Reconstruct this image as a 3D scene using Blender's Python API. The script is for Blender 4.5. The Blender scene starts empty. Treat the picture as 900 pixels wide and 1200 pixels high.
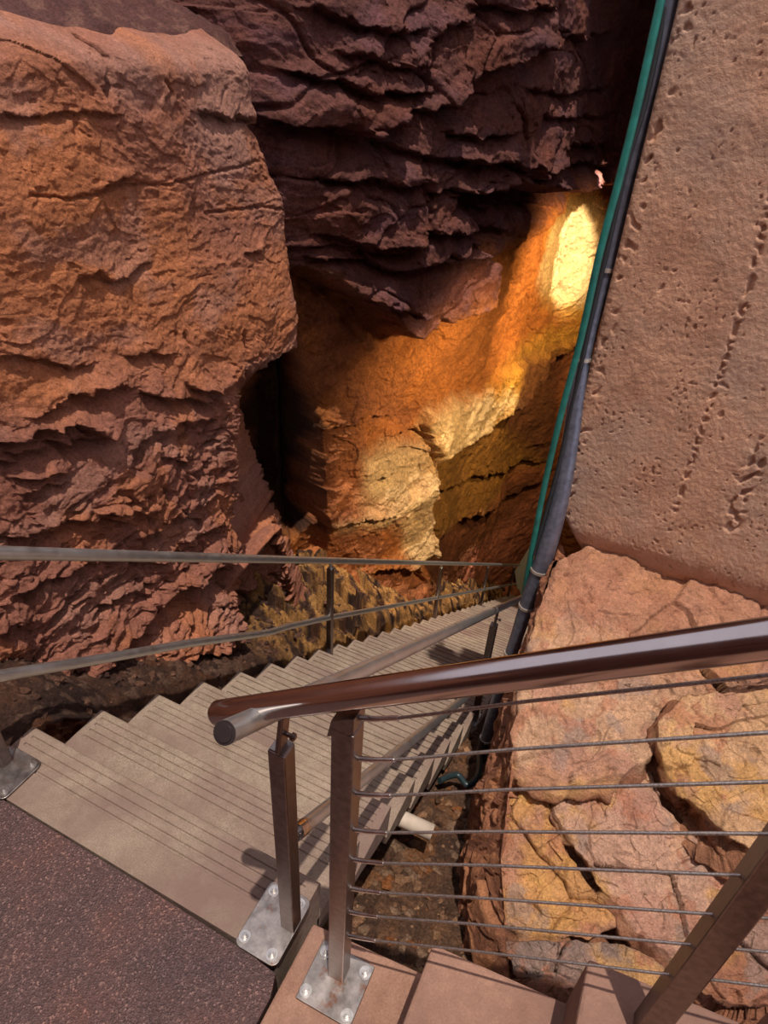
import bpy, bmesh, math, random
import numpy as np
from mathutils import Vector, Matrix
random.seed(4); RNG = np.random.default_rng(4)
LEFT_FEATURES = [('l', 0.022, 0.03, [(0.937, 1.761), (1.069, 1.752), (1.16, 1.749), (1.24, 1.757), (1.353, 1.756), (1.492, 1.744)]), ('l', 0.021, 0.05, [(1.322, 1.498), (1.39, 1.514), (1.509, 1.522)]), ('c', 0.012, 0.02, [(0.973, 1.515), (1.133, 1.482), (1.303, 1.477), (1.472, 1.489), (1.727, 1.462), (1.911, 1.478), (2.175, 1.481), (2.399, 1.491), (2.563, 1.503)]), ('l', 0.038, 0.06, [(2.143, 1.736), (2.229, 1.723), (2.317, 1.702)]), ('l', 0.041, 0.06, [(2.448, 1.698), (2.549, 1.686), (2.645, 1.663)]), ('c', 0.018, 0.04, [(2.613, 1.855), (2.623, 1.742), (2.66, 1.642), (2.661, 1.562), (2.543, 1.505)]), ('c', 0.014, 0.02, [(1.924, 1.317), (2.123, 1.299), (2.343, 1.283), (2.755, 1.201)]), ('l', 0.025, 0.04, [(1.122, 1.204), (1.201, 1.204), (1.263, 1.148), (1.353, 1.155), (1.477, 1.174)]), ('l', 0.026, 0.04, [(0.632, 1.033), (0.713, 1.013), (0.793, 0.976), (0.925, 0.89), (1.01, 0.879)]), ('l', 0.035, 0.05, [(1.278, 0.834), (1.356, 0.825), (1.456, 0.782)]), ('c', 0.024, 0.07, [(2.038, 0.719), (2.047, 0.609), (2.008, 0.5), (2.042, 0.4)]), ('c', 0.02, 0.05, [(1.516, 1.991), (1.545, 1.938), (1.485, 1.798)]), ('c', 0.015, 0.03, [(1.831, 1.855), (1.873, 1.816), (1.821, 1.785)]), ('c', 0.012, 0.02, [(1.865, 1.384), (1.852, 1.293)]), ('l', 0.028, 0.03, [(2.173, 1.089), (2.288, 1.079)]), ('c', 0.012, 0.03, [(1.606, 1.053), (1.603, 1.015)]), ('c', 0.017, 0.03, [(1.596, 0.835), (1.609, 0.778)]), ('c', 0.016, 0.03, [(1.549, 0.852), (1.55, 0.817)]), ('l', 0.048, 0.14, [(0.518, 0.752), (0.64, 0.726), (0.755, 0.7), (0.856, 0.662), (0.928, 0.608)]), ('l', 0.039, 0.1, [(0.615, 0.665), (0.763, 0.625), (0.904, 0.571), (0.993, 0.568)]), ('l', 0.046, 0.09, [(0.767, 0.785), (0.905, 0.788), (1.037, 0.747)]), ('l', 0.034, 0.07, [(1.044, 0.765), (1.123, 0.753), (1.171, 0.729)]), ('l', 0.026, 0.06, [(0.491, 0.687), (0.554, 0.64)]), ('l', 0.027, 0.05, [(0.574, 0.564), (0.719, 0.512)]), ('l', 0.028, 0.05, [(0.583, 0.508), (0.637, 0.497), (0.71, 0.462)]), ('l', 0.039, 0.07, [(1.328, 0.465), (1.471, 0.435), (1.661, 0.366)]), ('l', 0.047, 0.09, [(1.307, 0.632), (1.379, 0.577), (1.557, 0.523), (1.719, 0.451)]), ('l', 0.045, 0.08, [(1.572, 0.568), (1.619, 0.53), (1.795, 0.49), (1.931, 0.491)]), ('l', 0.041, 0.09, [(0.474, 0.36), (0.536, 0.336), (0.603, 0.314), (0.731, 0.284), (0.913, 0.177), (1.115, 0.113)]), ('l', 0.035, 0.07, [(1.052, 0.008), (1.174, -0.033), (1.378, -0.037)]), ('c', 0.04, 0.09, [(1.634, -0.286), (1.716, -0.23), (1.816, -0.168)]), ('c', 0.029, 0.06, [(1.562, -0.008), (1.657, 0.027), (1.763, 0.034)]), ('l', 0.036, 0.08, [(0.406, 0.15), (0.479, 0.146), (0.561, 0.108), (0.754, 0.059)]), ('l', 0.041, 0.1, [(0.236, 0.077), (0.281, 0.061), (0.323, 0.036)]), ('l', 0.035, 0.06, [(0.982, -0.116), (1.089, -0.2), (1.249, -0.247)]), ('l', 0.029, 0.05, [(0.707, -0.191), (0.847, -0.206), (1.008, -0.275)]), ('l', 0.032, 0.05, [(1.073, 0.422), (1.144, 0.486), (1.236, 0.465)]), ('l', 0.034, 0.05, [(1.269, 0.329), (1.322, 0.325), (1.383, 0.253)]), ('l', 0.038, 0.05, [(1.326, -0.198), (1.447, -0.223), (1.598, -0.29)]), ('l', 0.028, 0.05, [(0.834, 0.273), (0.925, 0.211), (1.075, 0.221)]), ('l', 0.079, 0.2, [(0.164, -0.353), (0.39, -0.381), (0.695, -0.419), (0.957, -0.423), (1.243, -0.459), (1.436, -0.476), (1.634, -0.542)]), ('l', 0.121, 0.3, [(0.938, -0.732), (1.183, -0.854), (1.425, -1.002), (1.529, -1.074)]), ('r', 0.055, -0.95, [(2.028, 0.457), (2.209, 0.428), (2.459, 0.439), (2.768, 0.39), (3.072, 0.075), (2.927, -0.718), (2.38, -0.701), (2.252, -0.418), (1.971, -0.32), (1.742, -0.571), (1.8, -0.225), (1.905, 0.148)]), ('r', 0.046, -0.28, [(1.742, -0.323), (1.742, -0.571), (1.654, -0.743), (1.553, -1.031), (1.387, -1.692), (2.528, -2.909), (2.927, -0.718), (2.255, -0.405), (1.975, -0.308), (1.831, -0.322)]), ('r', 0.032, -0.35, [(1.606, -0.708), (1.671, -0.755), (1.573, -1.177), (1.492, -1.106)]), ('l', 0.068, 0.12, [(1.665, -0.995), (1.828, -1.027), (2.029, -1.146)])]
BACK_FEATURES = [('r', 0.039, 0.3, [(0.738, 2.38), (0.55, 0.951), (1.45, 0.75), (1.602, 0.652), (1.807, 0.496), (2.028, 0.394), (2.296, 0.136), (2.439, 0.086), (2.678, 0.158), (3.006, 0.151), (3.439, 0.118), (3.488, 0.358), (3.459, 0.553), (3.133, 0.716), (2.9, 1.149), (3.8, 1.119), (5.773, 0.852), (7.983, 0.701), (9.165, 0.824), (8.79, 3.287)]), ('r', 0.058, 0.1, [(2.903, 1.131), (3.583, 0.53), (4.712, 0.401), (6.074, 0.452), (6.608, 0.574), (7.943, 0.551), (7.894, 0.683), (4.354, 1.046)]), ('l', 0.049, 0.1, [(1.345, 1.886), (1.537, 1.866), (1.672, 1.813), (1.76, 1.784), (1.831, 1.816), (2.035, 1.812), (2.152, 1.809)]), ('l', 0.11, 0.22, [(1.311, 1.659), (1.501, 1.628), (1.782, 1.594), (1.93, 1.637)]), ('l', 0.07, 0.12, [(1.912, 1.625), (2.041, 1.711), (2.279, 1.736), (2.533, 1.733)]), ('l', 0.149, 0.22, [(2.563, 1.841), (2.684, 1.925), (2.859, 1.963), (3.085, 2.023), (3.334, 2.102)]), ('l', 0.083, 0.12, [(3.336, 2.097), (3.782, 2.078), (4.094, 2.166), (4.236, 2.245)]), ('c', 0.049, 0.1, [(2.513, 1.717), (2.568, 1.803), (2.609, 1.888)]), ('l', 0.055, 0.08, [(1.896, 1.525), (2.177, 1.467), (2.483, 1.416), (2.813, 1.382)]), ('l', 0.109, 0.12, [(2.764, 1.392), (3.121, 1.35), (3.72, 1.289), (4.279, 1.182), (4.841, 1.209), (5.929, 1.143), (7.795, 0.951)]), ('l', 0.059, 0.1, [(1.514, 1.337), (1.788, 1.331), (2.025, 1.285), (2.277, 1.28)]), ('l', 0.059, 0.08, [(2.37, 1.218), (2.645, 1.222), (2.898, 1.162)]), ('l', 0.179, 0.2, [(2.897, 1.168), (3.439, 1.156), (4.669, 0.997), (6.196, 0.814), (7.983, 0.701)]), ('l', 0.068, 0.1, [(1.528, 1.007), (1.718, 0.946), (1.838, 0.89), (1.962, 0.883), (2.221, 0.886)]), ('l', 0.06, 0.09, [(1.452, 0.87), (1.8, 0.806), (2.145, 0.686), (2.468, 0.693), (2.876, 0.643), (3.322, 0.623)]), ('l', 0.101, 0.16, [(1.468, 0.725), (1.602, 0.637), (1.723, 0.579), (1.936, 0.475)]), ('l', 0.054, 0.08, [(1.936, 0.475), (2.163, 0.405), (2.409, 0.301)]), ('l', 0.138, 0.12, [(4.881, 1.383), (6.172, 1.328), (7.727, 1.257)]), ('l', 0.09, 0.1, [(4.182, 2.227), (5.056, 2.219), (5.684, 2.297), (6.041, 2.331)]), ('l', 0.045, 0.08, [(2.244, 2.113), (2.317, 2.167), (2.475, 2.199)]), ('l', 0.073, 0.1, [(2.67, 2.3), (2.934, 2.305), (3.422, 2.339)]), ('c', 0.04, 0.08, [(2.32, 2.144), (2.231, 2.048), (2.213, 1.93), (2.157, 1.736)]), ('c', 0.038, 0.05, [(2.288, 1.396), (2.321, 1.169), (2.366, 0.88)]), ('l', 0.052, 0.08, [(1.447, 2.174), (1.604, 2.154), (1.84, 2.095), (2.09, 2.131)]), ('l', 0.049, 0.07, [(1.604, 1.998), (1.881, 1.943), (2.141, 1.952)]), ('c', 0.035, 0.06, [(1.876, 1.563), (1.919, 1.435), (1.904, 1.331)]), ('l', 0.072, 0.1, [(2.395, 0.955), (2.789, 0.886), (3.228, 0.876), (4.006, 0.684)]), ('l', 0.057, 0.09, [(1.799, 0.865), (1.964, 0.832), (2.223, 0.849)]), ('l', 0.077, 0.07, [(3.399, 0.988), (4.439, 0.892), (5.915, 0.663)]), ('l', 0.064, 0.06, [(3.453, 1.852), (4.459, 1.8), (6.113, 1.843)]), ('l', 0.071, 0.06, [(4.012, 1.662), (5.217, 1.591), (7.28, 1.592)]), ('l', 0.059, 0.08, [(2.508, 1.58), (2.835, 1.547), (3.372, 1.563)]), ('r', 0.043, -0.1, [(1.794, 0.322), (2.029, 0.374), (2.327, 0.108), (2.483, 0.047), (2.736, 0.117), (2.7, -0.021), (2.501, -0.141), (2.186, 0.049), (1.947, 0.17)]), ('r', 0.055, 0.1, [(2.909, -0.785), (3.9, -1.021), (5.181, -1.163), (7.052, -1.578), (8.299, -1.682), (8.37, -1.805), (7.715, -1.92), (6.392, -2.121), (5.38, -1.878), (4.128, -1.642), (3.273, -1.53), (2.99, -1.186), (2.876, -0.938)]), ('r', 0.051, -0.22, [(3.216, -1.516), (4.132, -1.655), (5.398, -1.913), (6.401, -2.137), (7.719, -1.934), (8.443, -1.819), (9.401, -1.734), (10.826, -7.404), (5.998, -6.745), (3.506, -3.275), (3.329, -2.142)]), ('l', 0.101, 0.12, [(3.39, -2.033), (4.444, -2.505), (5.163, -2.808), (6.023, -3.185), (7.079, -3.673), (8.33, -4.029)]), ('l', 0.19, 0.25, [(3.405, -2.874), (4.086, -3.063), (4.731, -3.288), (6.479, -4.116), (7.864, -4.613), (8.278, -4.593), (8.664, -4.429)]), ('c', 0.046, 0.07, [(2.851, -0.951), (3.061, -1.299), (3.18, -1.523), (3.299, -1.822), (3.303, -2.126), (3.326, -2.791)]), ('l', 0.044, 0.05, [(1.566, -0.53), (1.853, -0.601), (2.16, -0.621), (2.349, -0.678)]), ('l', 0.074, 0.06, [(2.542, -0.954), (2.718, -0.929), (2.887, -1.024)]), ('l', 0.058, 0.06, [(1.694, -1.635), (1.975, -1.673), (2.38, -1.783)]), ('l', 0.05, 0.05, [(2.252, -1.372), (2.401, -1.365), (2.58, -1.368)]), ('r', 0.087, 0.05, [(1.74, -1.62), (2.378, -1.75), (2.859, -1.703), (3.183, -1.547), (3.251, -1.845), (2.772, -1.93), (2.388, -1.905), (1.979, -1.788)]), ('c', 0.037, 0.08, [(1.312, -0.623), (1.481, -0.975), (1.583, -1.373), (1.695, -1.679)]), ('r', 0.045, -0.12, [(1.104, -0.072), (1.416, -0.25), (1.481, -0.975), (1.583, -1.373), (1.695, -1.679), (1.697, -1.951), (1.293, -1.927), (1.008, -1.777)]), ('l', 0.112, 0.15, [(1.748, -2.364), (2.222, -2.68), (2.469, -3.044), (2.917, -3.307)]), ('l', 0.097, 0.12, [(2.433, -2.528), (3.048, -2.795), (3.219, -3.063)]), ('r', 0.049, -0.4, [(0.823, 0.337), (1.383, 0.193), (1.474, -0.145), (1.529, -0.536), (1.571, -1.047), (1.629, -1.53), (1.372, -1.701), (0.662, -1.443)])]
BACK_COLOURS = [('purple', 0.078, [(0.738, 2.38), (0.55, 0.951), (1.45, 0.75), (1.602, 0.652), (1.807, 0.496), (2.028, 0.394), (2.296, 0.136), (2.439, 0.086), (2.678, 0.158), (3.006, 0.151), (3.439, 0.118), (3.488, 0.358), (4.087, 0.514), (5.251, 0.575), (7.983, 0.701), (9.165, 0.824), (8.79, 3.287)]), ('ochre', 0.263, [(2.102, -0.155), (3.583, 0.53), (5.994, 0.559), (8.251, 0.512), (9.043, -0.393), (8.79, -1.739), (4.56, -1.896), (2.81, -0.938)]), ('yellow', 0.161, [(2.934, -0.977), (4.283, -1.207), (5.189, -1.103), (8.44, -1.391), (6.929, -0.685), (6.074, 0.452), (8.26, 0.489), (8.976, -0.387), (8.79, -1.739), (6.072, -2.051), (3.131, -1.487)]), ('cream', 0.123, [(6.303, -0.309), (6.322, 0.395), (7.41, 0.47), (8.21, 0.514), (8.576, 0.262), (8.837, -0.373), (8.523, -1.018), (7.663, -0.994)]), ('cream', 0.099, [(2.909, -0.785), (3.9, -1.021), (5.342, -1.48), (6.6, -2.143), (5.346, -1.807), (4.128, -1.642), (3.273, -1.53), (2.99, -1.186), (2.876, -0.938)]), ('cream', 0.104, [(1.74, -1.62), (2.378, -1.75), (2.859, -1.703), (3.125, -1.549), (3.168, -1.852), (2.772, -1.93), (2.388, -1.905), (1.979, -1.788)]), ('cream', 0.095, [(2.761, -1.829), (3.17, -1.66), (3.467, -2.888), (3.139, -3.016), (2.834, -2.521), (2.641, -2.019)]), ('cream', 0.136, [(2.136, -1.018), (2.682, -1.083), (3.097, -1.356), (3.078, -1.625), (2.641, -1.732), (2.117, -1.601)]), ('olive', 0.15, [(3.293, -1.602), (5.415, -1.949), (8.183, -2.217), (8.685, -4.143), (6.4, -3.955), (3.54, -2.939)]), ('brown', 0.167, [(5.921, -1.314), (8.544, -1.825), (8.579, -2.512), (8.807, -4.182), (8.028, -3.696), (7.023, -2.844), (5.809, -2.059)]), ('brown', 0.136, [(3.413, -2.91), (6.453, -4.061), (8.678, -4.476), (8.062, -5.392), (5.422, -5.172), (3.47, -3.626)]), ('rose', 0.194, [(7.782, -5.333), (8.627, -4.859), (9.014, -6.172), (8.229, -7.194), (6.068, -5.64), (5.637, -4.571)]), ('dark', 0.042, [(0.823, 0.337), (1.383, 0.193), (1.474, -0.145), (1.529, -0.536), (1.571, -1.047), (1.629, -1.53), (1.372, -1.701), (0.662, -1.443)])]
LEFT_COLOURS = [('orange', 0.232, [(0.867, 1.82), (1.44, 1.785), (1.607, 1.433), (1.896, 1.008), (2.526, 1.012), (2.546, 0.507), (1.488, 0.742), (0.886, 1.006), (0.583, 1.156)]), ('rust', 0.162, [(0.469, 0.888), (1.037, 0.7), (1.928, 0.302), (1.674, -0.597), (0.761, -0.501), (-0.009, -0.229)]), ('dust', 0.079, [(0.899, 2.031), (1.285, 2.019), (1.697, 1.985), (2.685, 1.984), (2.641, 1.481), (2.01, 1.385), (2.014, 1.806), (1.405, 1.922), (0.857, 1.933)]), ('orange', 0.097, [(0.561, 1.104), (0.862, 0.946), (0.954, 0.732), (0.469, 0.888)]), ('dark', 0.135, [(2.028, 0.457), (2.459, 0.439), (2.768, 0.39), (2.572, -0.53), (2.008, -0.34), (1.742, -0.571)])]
BOULDERS = [('boulder', 0.115, 0.42, 0, 0.6, [(1.423, 1.718), (1.544, 1.847), (1.879, 1.898), (2.171, 1.894), (2.575, 1.878), (2.542, 1.57), (2.086, 1.352), (2.019, 1.212), (2.02, 1.081), (1.945, 0.985), (1.822, 0.904), (1.734, 0.819), (1.621, 0.829), (1.544, 0.833), (1.5, 0.951), (1.462, 1.155), (1.43, 1.415)], 'large sunlit sandy boulder sloping down from the foot of the concrete wall', 0), ('boulder', 0.19, 0.42, 0.0, 0.5, [(2.521, 1.49), (2.075, 1.297), (2.0, 1.157), (2.008, 1.073), (2.077, 0.998), (2.197, 0.92), (2.325, 0.87), (2.428, 0.872), (2.629, 0.955)], 'orange streaked boulder under the cables with a thick grey broken edge', 1), ('boulder', 0.02, 0.42, 0, 0.5, [(1.715, 0.886), (1.81, 1.021), (1.935, 1.12), (2.025, 1.09), (2.111, 0.968), (2.236, 0.916), (2.342, 0.903), (2.457, 0.896), (2.45, 0.76), (2.267, 0.557), (2.107, 0.571), (1.966, 0.649), (1.838, 0.731), (1.745, 0.795)], 'pinkish pitted boulder between two dark clefts behind the lower cables', 2), ('boulder', -0.01, 0.42, 0, 0.5, [(1.501, 0.949), (1.625, 0.964), (1.719, 0.84), (1.803, 0.737), (1.933, 0.648), (2.059, 0.593), (1.97, 0.503), (1.83, 0.462), (1.691, 0.424), (1.59, 0.619)], 'low ochre boulder beside the soil pit, left of the pinkish one', 3), ('boulder', -0.16, 0.3, 0, 0.4, [(1.698, 0.382), (1.972, 0.494), (2.093, 0.548), (2.255, 0.527), (2.222, 0.413), (2.001, 0.387), (1.757, 0.302)], 'shaded grey boulder just behind the edge of the concrete steps', 4), ('boulder', 0.03, 0.42, 0, 0.5, [(2.445, 0.859), (2.631, 1.032), (2.761, 1.086), (2.788, 0.719), (2.484, 0.518), (2.276, 0.497), (2.303, 0.568)], 'reddish brown boulder seen beyond the slanting near railing post', 5)]
WALL_SEAMS = [([(1.81, 1.431), (1.818, 1.158), (1.827, 0.845), (1.837, 0.483)], 721), ([(1.775, 1.718), (1.81, 1.431)], 722)]
WALL_SCAR = [(2.061, 0.875), (2.044, 0.678), (2.06, 0.497)]
CONDUIT = [(1.308, 1.86, 2.265, 0.034), (1.322, 1.86, 2.055, 0.034), (1.318, 1.86, 1.7, 0.034), (1.32, 1.85, 1.384, 0.034), (1.319, 1.83, 1.038, 0.034), (1.354, 1.8, 0.671, 0.036), (1.372, 1.77, 0.385, 0.04), (1.369, 1.75, 0.129, 0.044), (1.351, 1.74, -0.111, 0.04), (1.332, 1.73, -0.434, 0.033), (1.312, 1.72, -0.797, 0.032), (1.303, 1.7, -1.147, 0.033), (1.295, 1.69, -1.423, 0.034)]
CLAMPS = [1.378, 1.036, 0.02, -0.222, -0.575, -1.274]
GREENP = [(1.302, 1.8, 2.219), (1.308, 1.78, 2.008), (1.31, 1.77, 1.87), (1.308, 1.755, 1.67), (1.303, 1.74, 1.449), (1.306, 1.74, 1.134), (1.299, 1.73, 0.847), (1.297, 1.73, 0.518), (1.305, 1.73, 0.193), (1.313, 1.74, -0.072), (1.319, 1.76, -0.255)]
CABLEP = [(1.314, 1.84, 2.223), (1.325, 1.82, 1.929), (1.315, 1.81, 1.743), (1.316, 1.81, 1.467), (1.319, 1.8, 1.169), (1.327, 1.79, 0.868), (1.334, 1.76, 0.579), (1.329, 1.745, 0.338), (1.322, 1.73, 0.099)]
HOSE = [(1.173, 1.241, -1.16), (1.237, 1.345, -1.2), (1.312, 1.315, -1.2), (1.339, 1.413, -1.22), (1.298, 1.595, -1.3)]
PANEL = [(-0.057, -6.688), (0.125, -5.985), (0.32, -5.278), (0.61, -5.215), (0.628, -5.791), (0.773, -7.376), (0.221, -7.627)]
PANEL_Y = 10.15
EXPO = 0.15
SKYC = (.86, .84, .98); SKYS = .85
SUN_DIR = (-.13, .18, -1); SUN_E = 3.6
def LIGHTS():
    s = lamp('sun', 'SUN', (2, -2, 6), SUN_E, (1, .93, .84), angle=math.radians(.6)); aim(s, SUN_DIR)
    a = lamp('warm_fill', 'SPOT', (1.9, 4.0, .7), 560, (1, .78, .50), spot_size=math.radians(80), spot_blend=.9, shadow_soft_size=.15); aim(a, Vector((-.3, 5.1, -1.3)) - Vector((1.9, 4.0, .7)))  # added fill spot without a fixture, warms the golden rock
    c = lamp('warm_fill', 'SPOT', (1.7, 6.6, .9), 760, (1, .74, .40), spot_size=math.radians(82), spot_blend=.9, shadow_soft_size=.15); aim(c, Vector((-.2, 8.0, -.9)) - Vector((1.7, 6.6, .9)))  # second added fill spot, brightens the gold further along the wall
    b = lamp('sun_patch_spot', 'SPOT', (1.25, 7.5, 2.1), 1900, (1, .91, .75), spot_size=math.radians(23), spot_blend=.5, shadow_soft_size=.03); aim(b, Vector((-.15, 9.35, -.08)) - Vector((1.25, 7.5, 2.1)))  # added spot standing in for the shaft of sun on the far wall
def ROOFS():
    roof('shade_slab', -1.5, 5.5, 6.5, 12.5, 2.68, 'added unseen rock slab shading the far end of the chasm')  # out of view, put in to keep sun and sky off the far end
    a = np.linspace(-5, 7, 120); b = np.linspace(-1.5, 6.5, 100); X, Z = np.meshgrid(a, b, indexing='ij'); Y = -3.6 + .3 * fbm(X, Z, 5, 980) + .08 * cells(X * 2, Z * 3, 981)[0] - .12 * Z  # unseen rock face, added so the handrail reflects dark rock
    rgb = np.ones(X.shape + (3,)) * np.array(srgb(128, 80, 66)); tag(grid_obj('unseen_wall_front', X, Y, Z, M_ROCK, rgb, True), 'unseen rock face behind the viewer, added for the rails to reflect', 'rock wall', kind='structure')
    a = np.linspace(2.3, 12, 120); b = np.linspace(-8.3, 2.4, 120); Y, Z = np.meshgrid(a, b, indexing='ij'); X = 2.5 + .3 * fbm(Y, Z, 5, 990) + .08 * cells(Y * 2, Z * 3, 991)[0]  # unseen rock face, added to block sky light from the right
    rgb = np.ones(X.shape + (3,)) * np.array(srgb(112, 70, 56)); tag(grid_obj('unseen_wall_side', X, Y, Z, M_BACK, rgb, True), 'unseen rock face behind the concrete wall, added to darken the chasm', 'rock wall', kind='structure')
SC = bpy.context.scene; COL = SC.collection

# ------------------------------------------------------------------ objects
def link(name, me, mat=None, parent=None, smooth=False):
    o = bpy.data.objects.new(name, me); COL.objects.link(o)
    if mat is not None: me.materials.append(mat)
    if smooth: me.polygons.foreach_set('use_smooth', [True] * len(me.polygons))
    if parent is not None: o.parent = parent
    return o
def tag(o, label=None, cat=None, group=None, kind=None):
    for k, v in (('label', label), ('category', cat), ('group', group), ('kind', kind)):
        if v: o[k] = v
    return o
def thing(name, label, cat, loc=(0, 0, 0), group=None):
    o = bpy.data.objects.new(name, None); COL.objects.link(o); o.location = loc; o.empty_display_size = .1
    return tag(o, label, cat, group)
class MB:
    """collects shapes for ONE mesh, in world coordinates; origin is subtracted at build"""
    def __init__(self): self.v = []; self.f = []; self.s = []
    def add(self, v, f, smooth=True):
        n = len(self.v); self.v += [tuple(map(float, p)) for p in v]; self.f += [tuple(i + n for i in q) for q in f]; self.s += [smooth] * len(f)
    def tube(self, path, r, seg=14, cap=True, dome=False):
        P = [Vector(p) for p in path]; n = len(P); R = list(r) if hasattr(r, '__len__') else [r] * n
        if dome:
            d0 = (P[0] - P[1]).normalized(); d1 = (P[-1] - P[-2]).normalized(); a = []; b = []; ra = []; rb = []
            for k in (1, .92, .75, .45, .15):
                h = math.sqrt(max(0, 1 - (1 - k * .98) ** 2)) if False else 0
            for t in (80, 60, 35):
                a.append(P[0] + d0 * R[0] * .55 * math.sin(math.radians(t))); ra.append(R[0] * math.cos(math.radians(t)))
                b.insert(0, P[-1] + d1 * R[-1] * .55 * math.sin(math.radians(t))); rb.insert(0, R[-1] * math.cos(math.radians(t)))
            P = a + P + b; R = ra + R + rb; n = len(P)
        T = []
        for i in range(n):
            t = P[min(i + 1, n - 1)] - P[max(i - 1, 0)]; T.append(t.normalized())
        u = T[0].orthogonal().normalized(); V = []; F = []
        for i in range(n):
            u = (u - T[i] * u.dot(T[i])).normalized(); w = T[i].cross(u)
            for k in range(seg):
                a = 2 * math.pi * k / seg; V.append(P[i] + (u * math.cos(a) + w * math.sin(a)) * R[i])
        for i in range(n - 1):
            for k in range(seg):
                k2 = (k + 1) % seg; F.append((i * seg + k, i * seg + k2, (i + 1) * seg + k2, (i + 1) * seg + k))
        self.add(V, F)
        if cap: self.add(V[:seg], [tuple(range(seg))[::-1]], False); self.add(V[-seg:], [tuple(range(seg))], False)
    def rbox(self, c, size, bev=.002, rot=None, seg=2):
        bm = bmesh.new(); bmesh.ops.create_cube(bm, size=1)
        bmesh.ops.scale(bm, vec=size, verts=bm.verts)
        if bev: bmesh.ops.bevel(bm, geom=list(bm.edges), offset=bev, segments=seg, affect='EDGES', profile=.5)
        if rot is not None: bmesh.ops.transform(bm, matrix=rot, verts=bm.verts)
        bmesh.ops.translate(bm, vec=c, verts=bm.verts); self.bm(bm)
    def bm(self, bm):
        bm.verts.index_update(); self.add([v.co for v in bm.verts], [tuple(v.index for v in f.verts) for f in bm.faces], False); bm.free()
    def prism(self, poly, z0, z1, bev=.002, M=None):
        bm = bmesh.new(); vs = [bm.verts.new((x, y, z0)) for x, y in poly]; f = bm.faces.new(vs)
        g = bmesh.ops.extrude_face_region(bm, geom=[f]); bmesh.ops.translate(bm, vec=(0, 0, z1 - z0), verts=[e for e in g['geom'] if isinstance(e, bmesh.types.BMVert)])
        bmesh.ops.recalc_face_normals(bm, faces=bm.faces)
        if bev: bmesh.ops.bevel(bm, geom=[e for e in bm.edges if e.calc_face_angle(0) > .6], offset=bev, segments=2, affect='EDGES', profile=.5)
        if M is not None: bmesh.ops.transform(bm, matrix=M, verts=bm.verts)
        self.bm(bm)
    def build(self, name, mat, parent=None, origin=None):
        if origin is None: origin = parent_origin(parent)
        me = bpy.data.meshes.new(name); me.from_pydata([(a - origin[0], b - origin[1], c - origin[2]) for a, b, c in self.v], [], self.f)
        me.polygons.foreach_set('use_smooth', self.s); me.update()
        o = link(name, me, mat, parent)
        if parent is None: o.location = origin
        return o
def parent_origin(p):
    v = Vector((0, 0, 0))
    while p is not None: v += p.location; p = p.parent
    return v

# ------------------------------------------------------------------ noise
def hsh(ix, iy, iz, seed):
    with np.errstate(over='ignore'):
        h = (ix.astype(np.int64) * 374761393 + iy.astype(np.int64) * 668265263 + iz.astype(np.int64) * 2147483647 + seed * 974634599) & 0xFFFFFFFF
        h = ((h ^ (h >> 13)) * 1274126177) & 0xFFFFFFFF; h = ((h ^ (h >> 16)) * 2246822519) & 0xFFFFFFFF
        return ((h ^ (h >> 15)) & 0xFFFFFF) / float(0xFFFFFF)
def vnoise(x, y, seed=0):
    ix = np.floor(x); iy = np.floor(y); fx = x - ix; fy = y - iy; z = np.zeros_like(ix)
    ux = fx * fx * fx * (fx * (fx * 6 - 15) + 10); uy = fy * fy * fy * (fy * (fy * 6 - 15) + 10)
    def g(a, b):
        t = hsh(ix + a, iy + b, z, seed) * 6.28318; return np.cos(t) * (fx - a) + np.sin(t) * (fy - b)
    return ((g(0, 0) * (1 - ux) + g(1, 0) * ux) * (1 - uy) + (g(0, 1) * (1 - ux) + g(1, 1) * ux) * uy) * 1.4
def fbm(x, y, o=5, seed=0, gain=.5, lac=2.03):
    s = 0; a = 1.
    for i in range(o): s = s + a * vnoise(x + 17.3 * i, y - 9.1 * i, seed + i); x = x * lac; y = y * lac; a *= gain
    return s
def ridged(x, y, o=4, seed=0):
    s = 0; a = 1.
    for i in range(o): s = s + a * (1 - 2 * np.abs(vnoise(x, y, seed + i))); x = x * 2.1 + 3; y = y * 2.1; a *= .5
    return s
def cells(x, y, seed=0):
    """chipped facets: each cell has its own offset and tilt. returns facet height (-1..1), edge distance, random id"""
    ix = np.floor(x); iy = np.floor(y); z = np.zeros_like(ix); F1 = np.full(x.shape, 9.); F2 = np.full(x.shape, 9.); H = np.zeros_like(x); I = np.zeros_like(x)
    for a in (-1, 0, 1):
        for b in (-1, 0, 1):
            cx = ix + a; cy = iy + b; px = cx + hsh(cx, cy, z, seed); py = cy + hsh(cx, cy, z, seed + 1)
            dx = x - px; dy = y - py; d = dx * dx + dy * dy
            h = (hsh(cx, cy, z, seed + 2) * 2 - 1) + dx * (hsh(cx, cy, z, seed + 3) - .5) * 1.6 + dy * (hsh(cx, cy, z, seed + 4) - .5) * 1.6
            m = d < F1; F2 = np.where(m, F1, np.minimum(F2, d)); H = np.where(m, h, H); I = np.where(m, hsh(cx, cy, z, seed + 5), I); F1 = np.where(m, d, F1)
    return H, np.sqrt(F2) - np.sqrt(F1), I
def sst(a, b, x):
    t = np.clip((x - a) / (b - a), 0, 1); return t * t * (3 - 2 * t)
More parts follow.
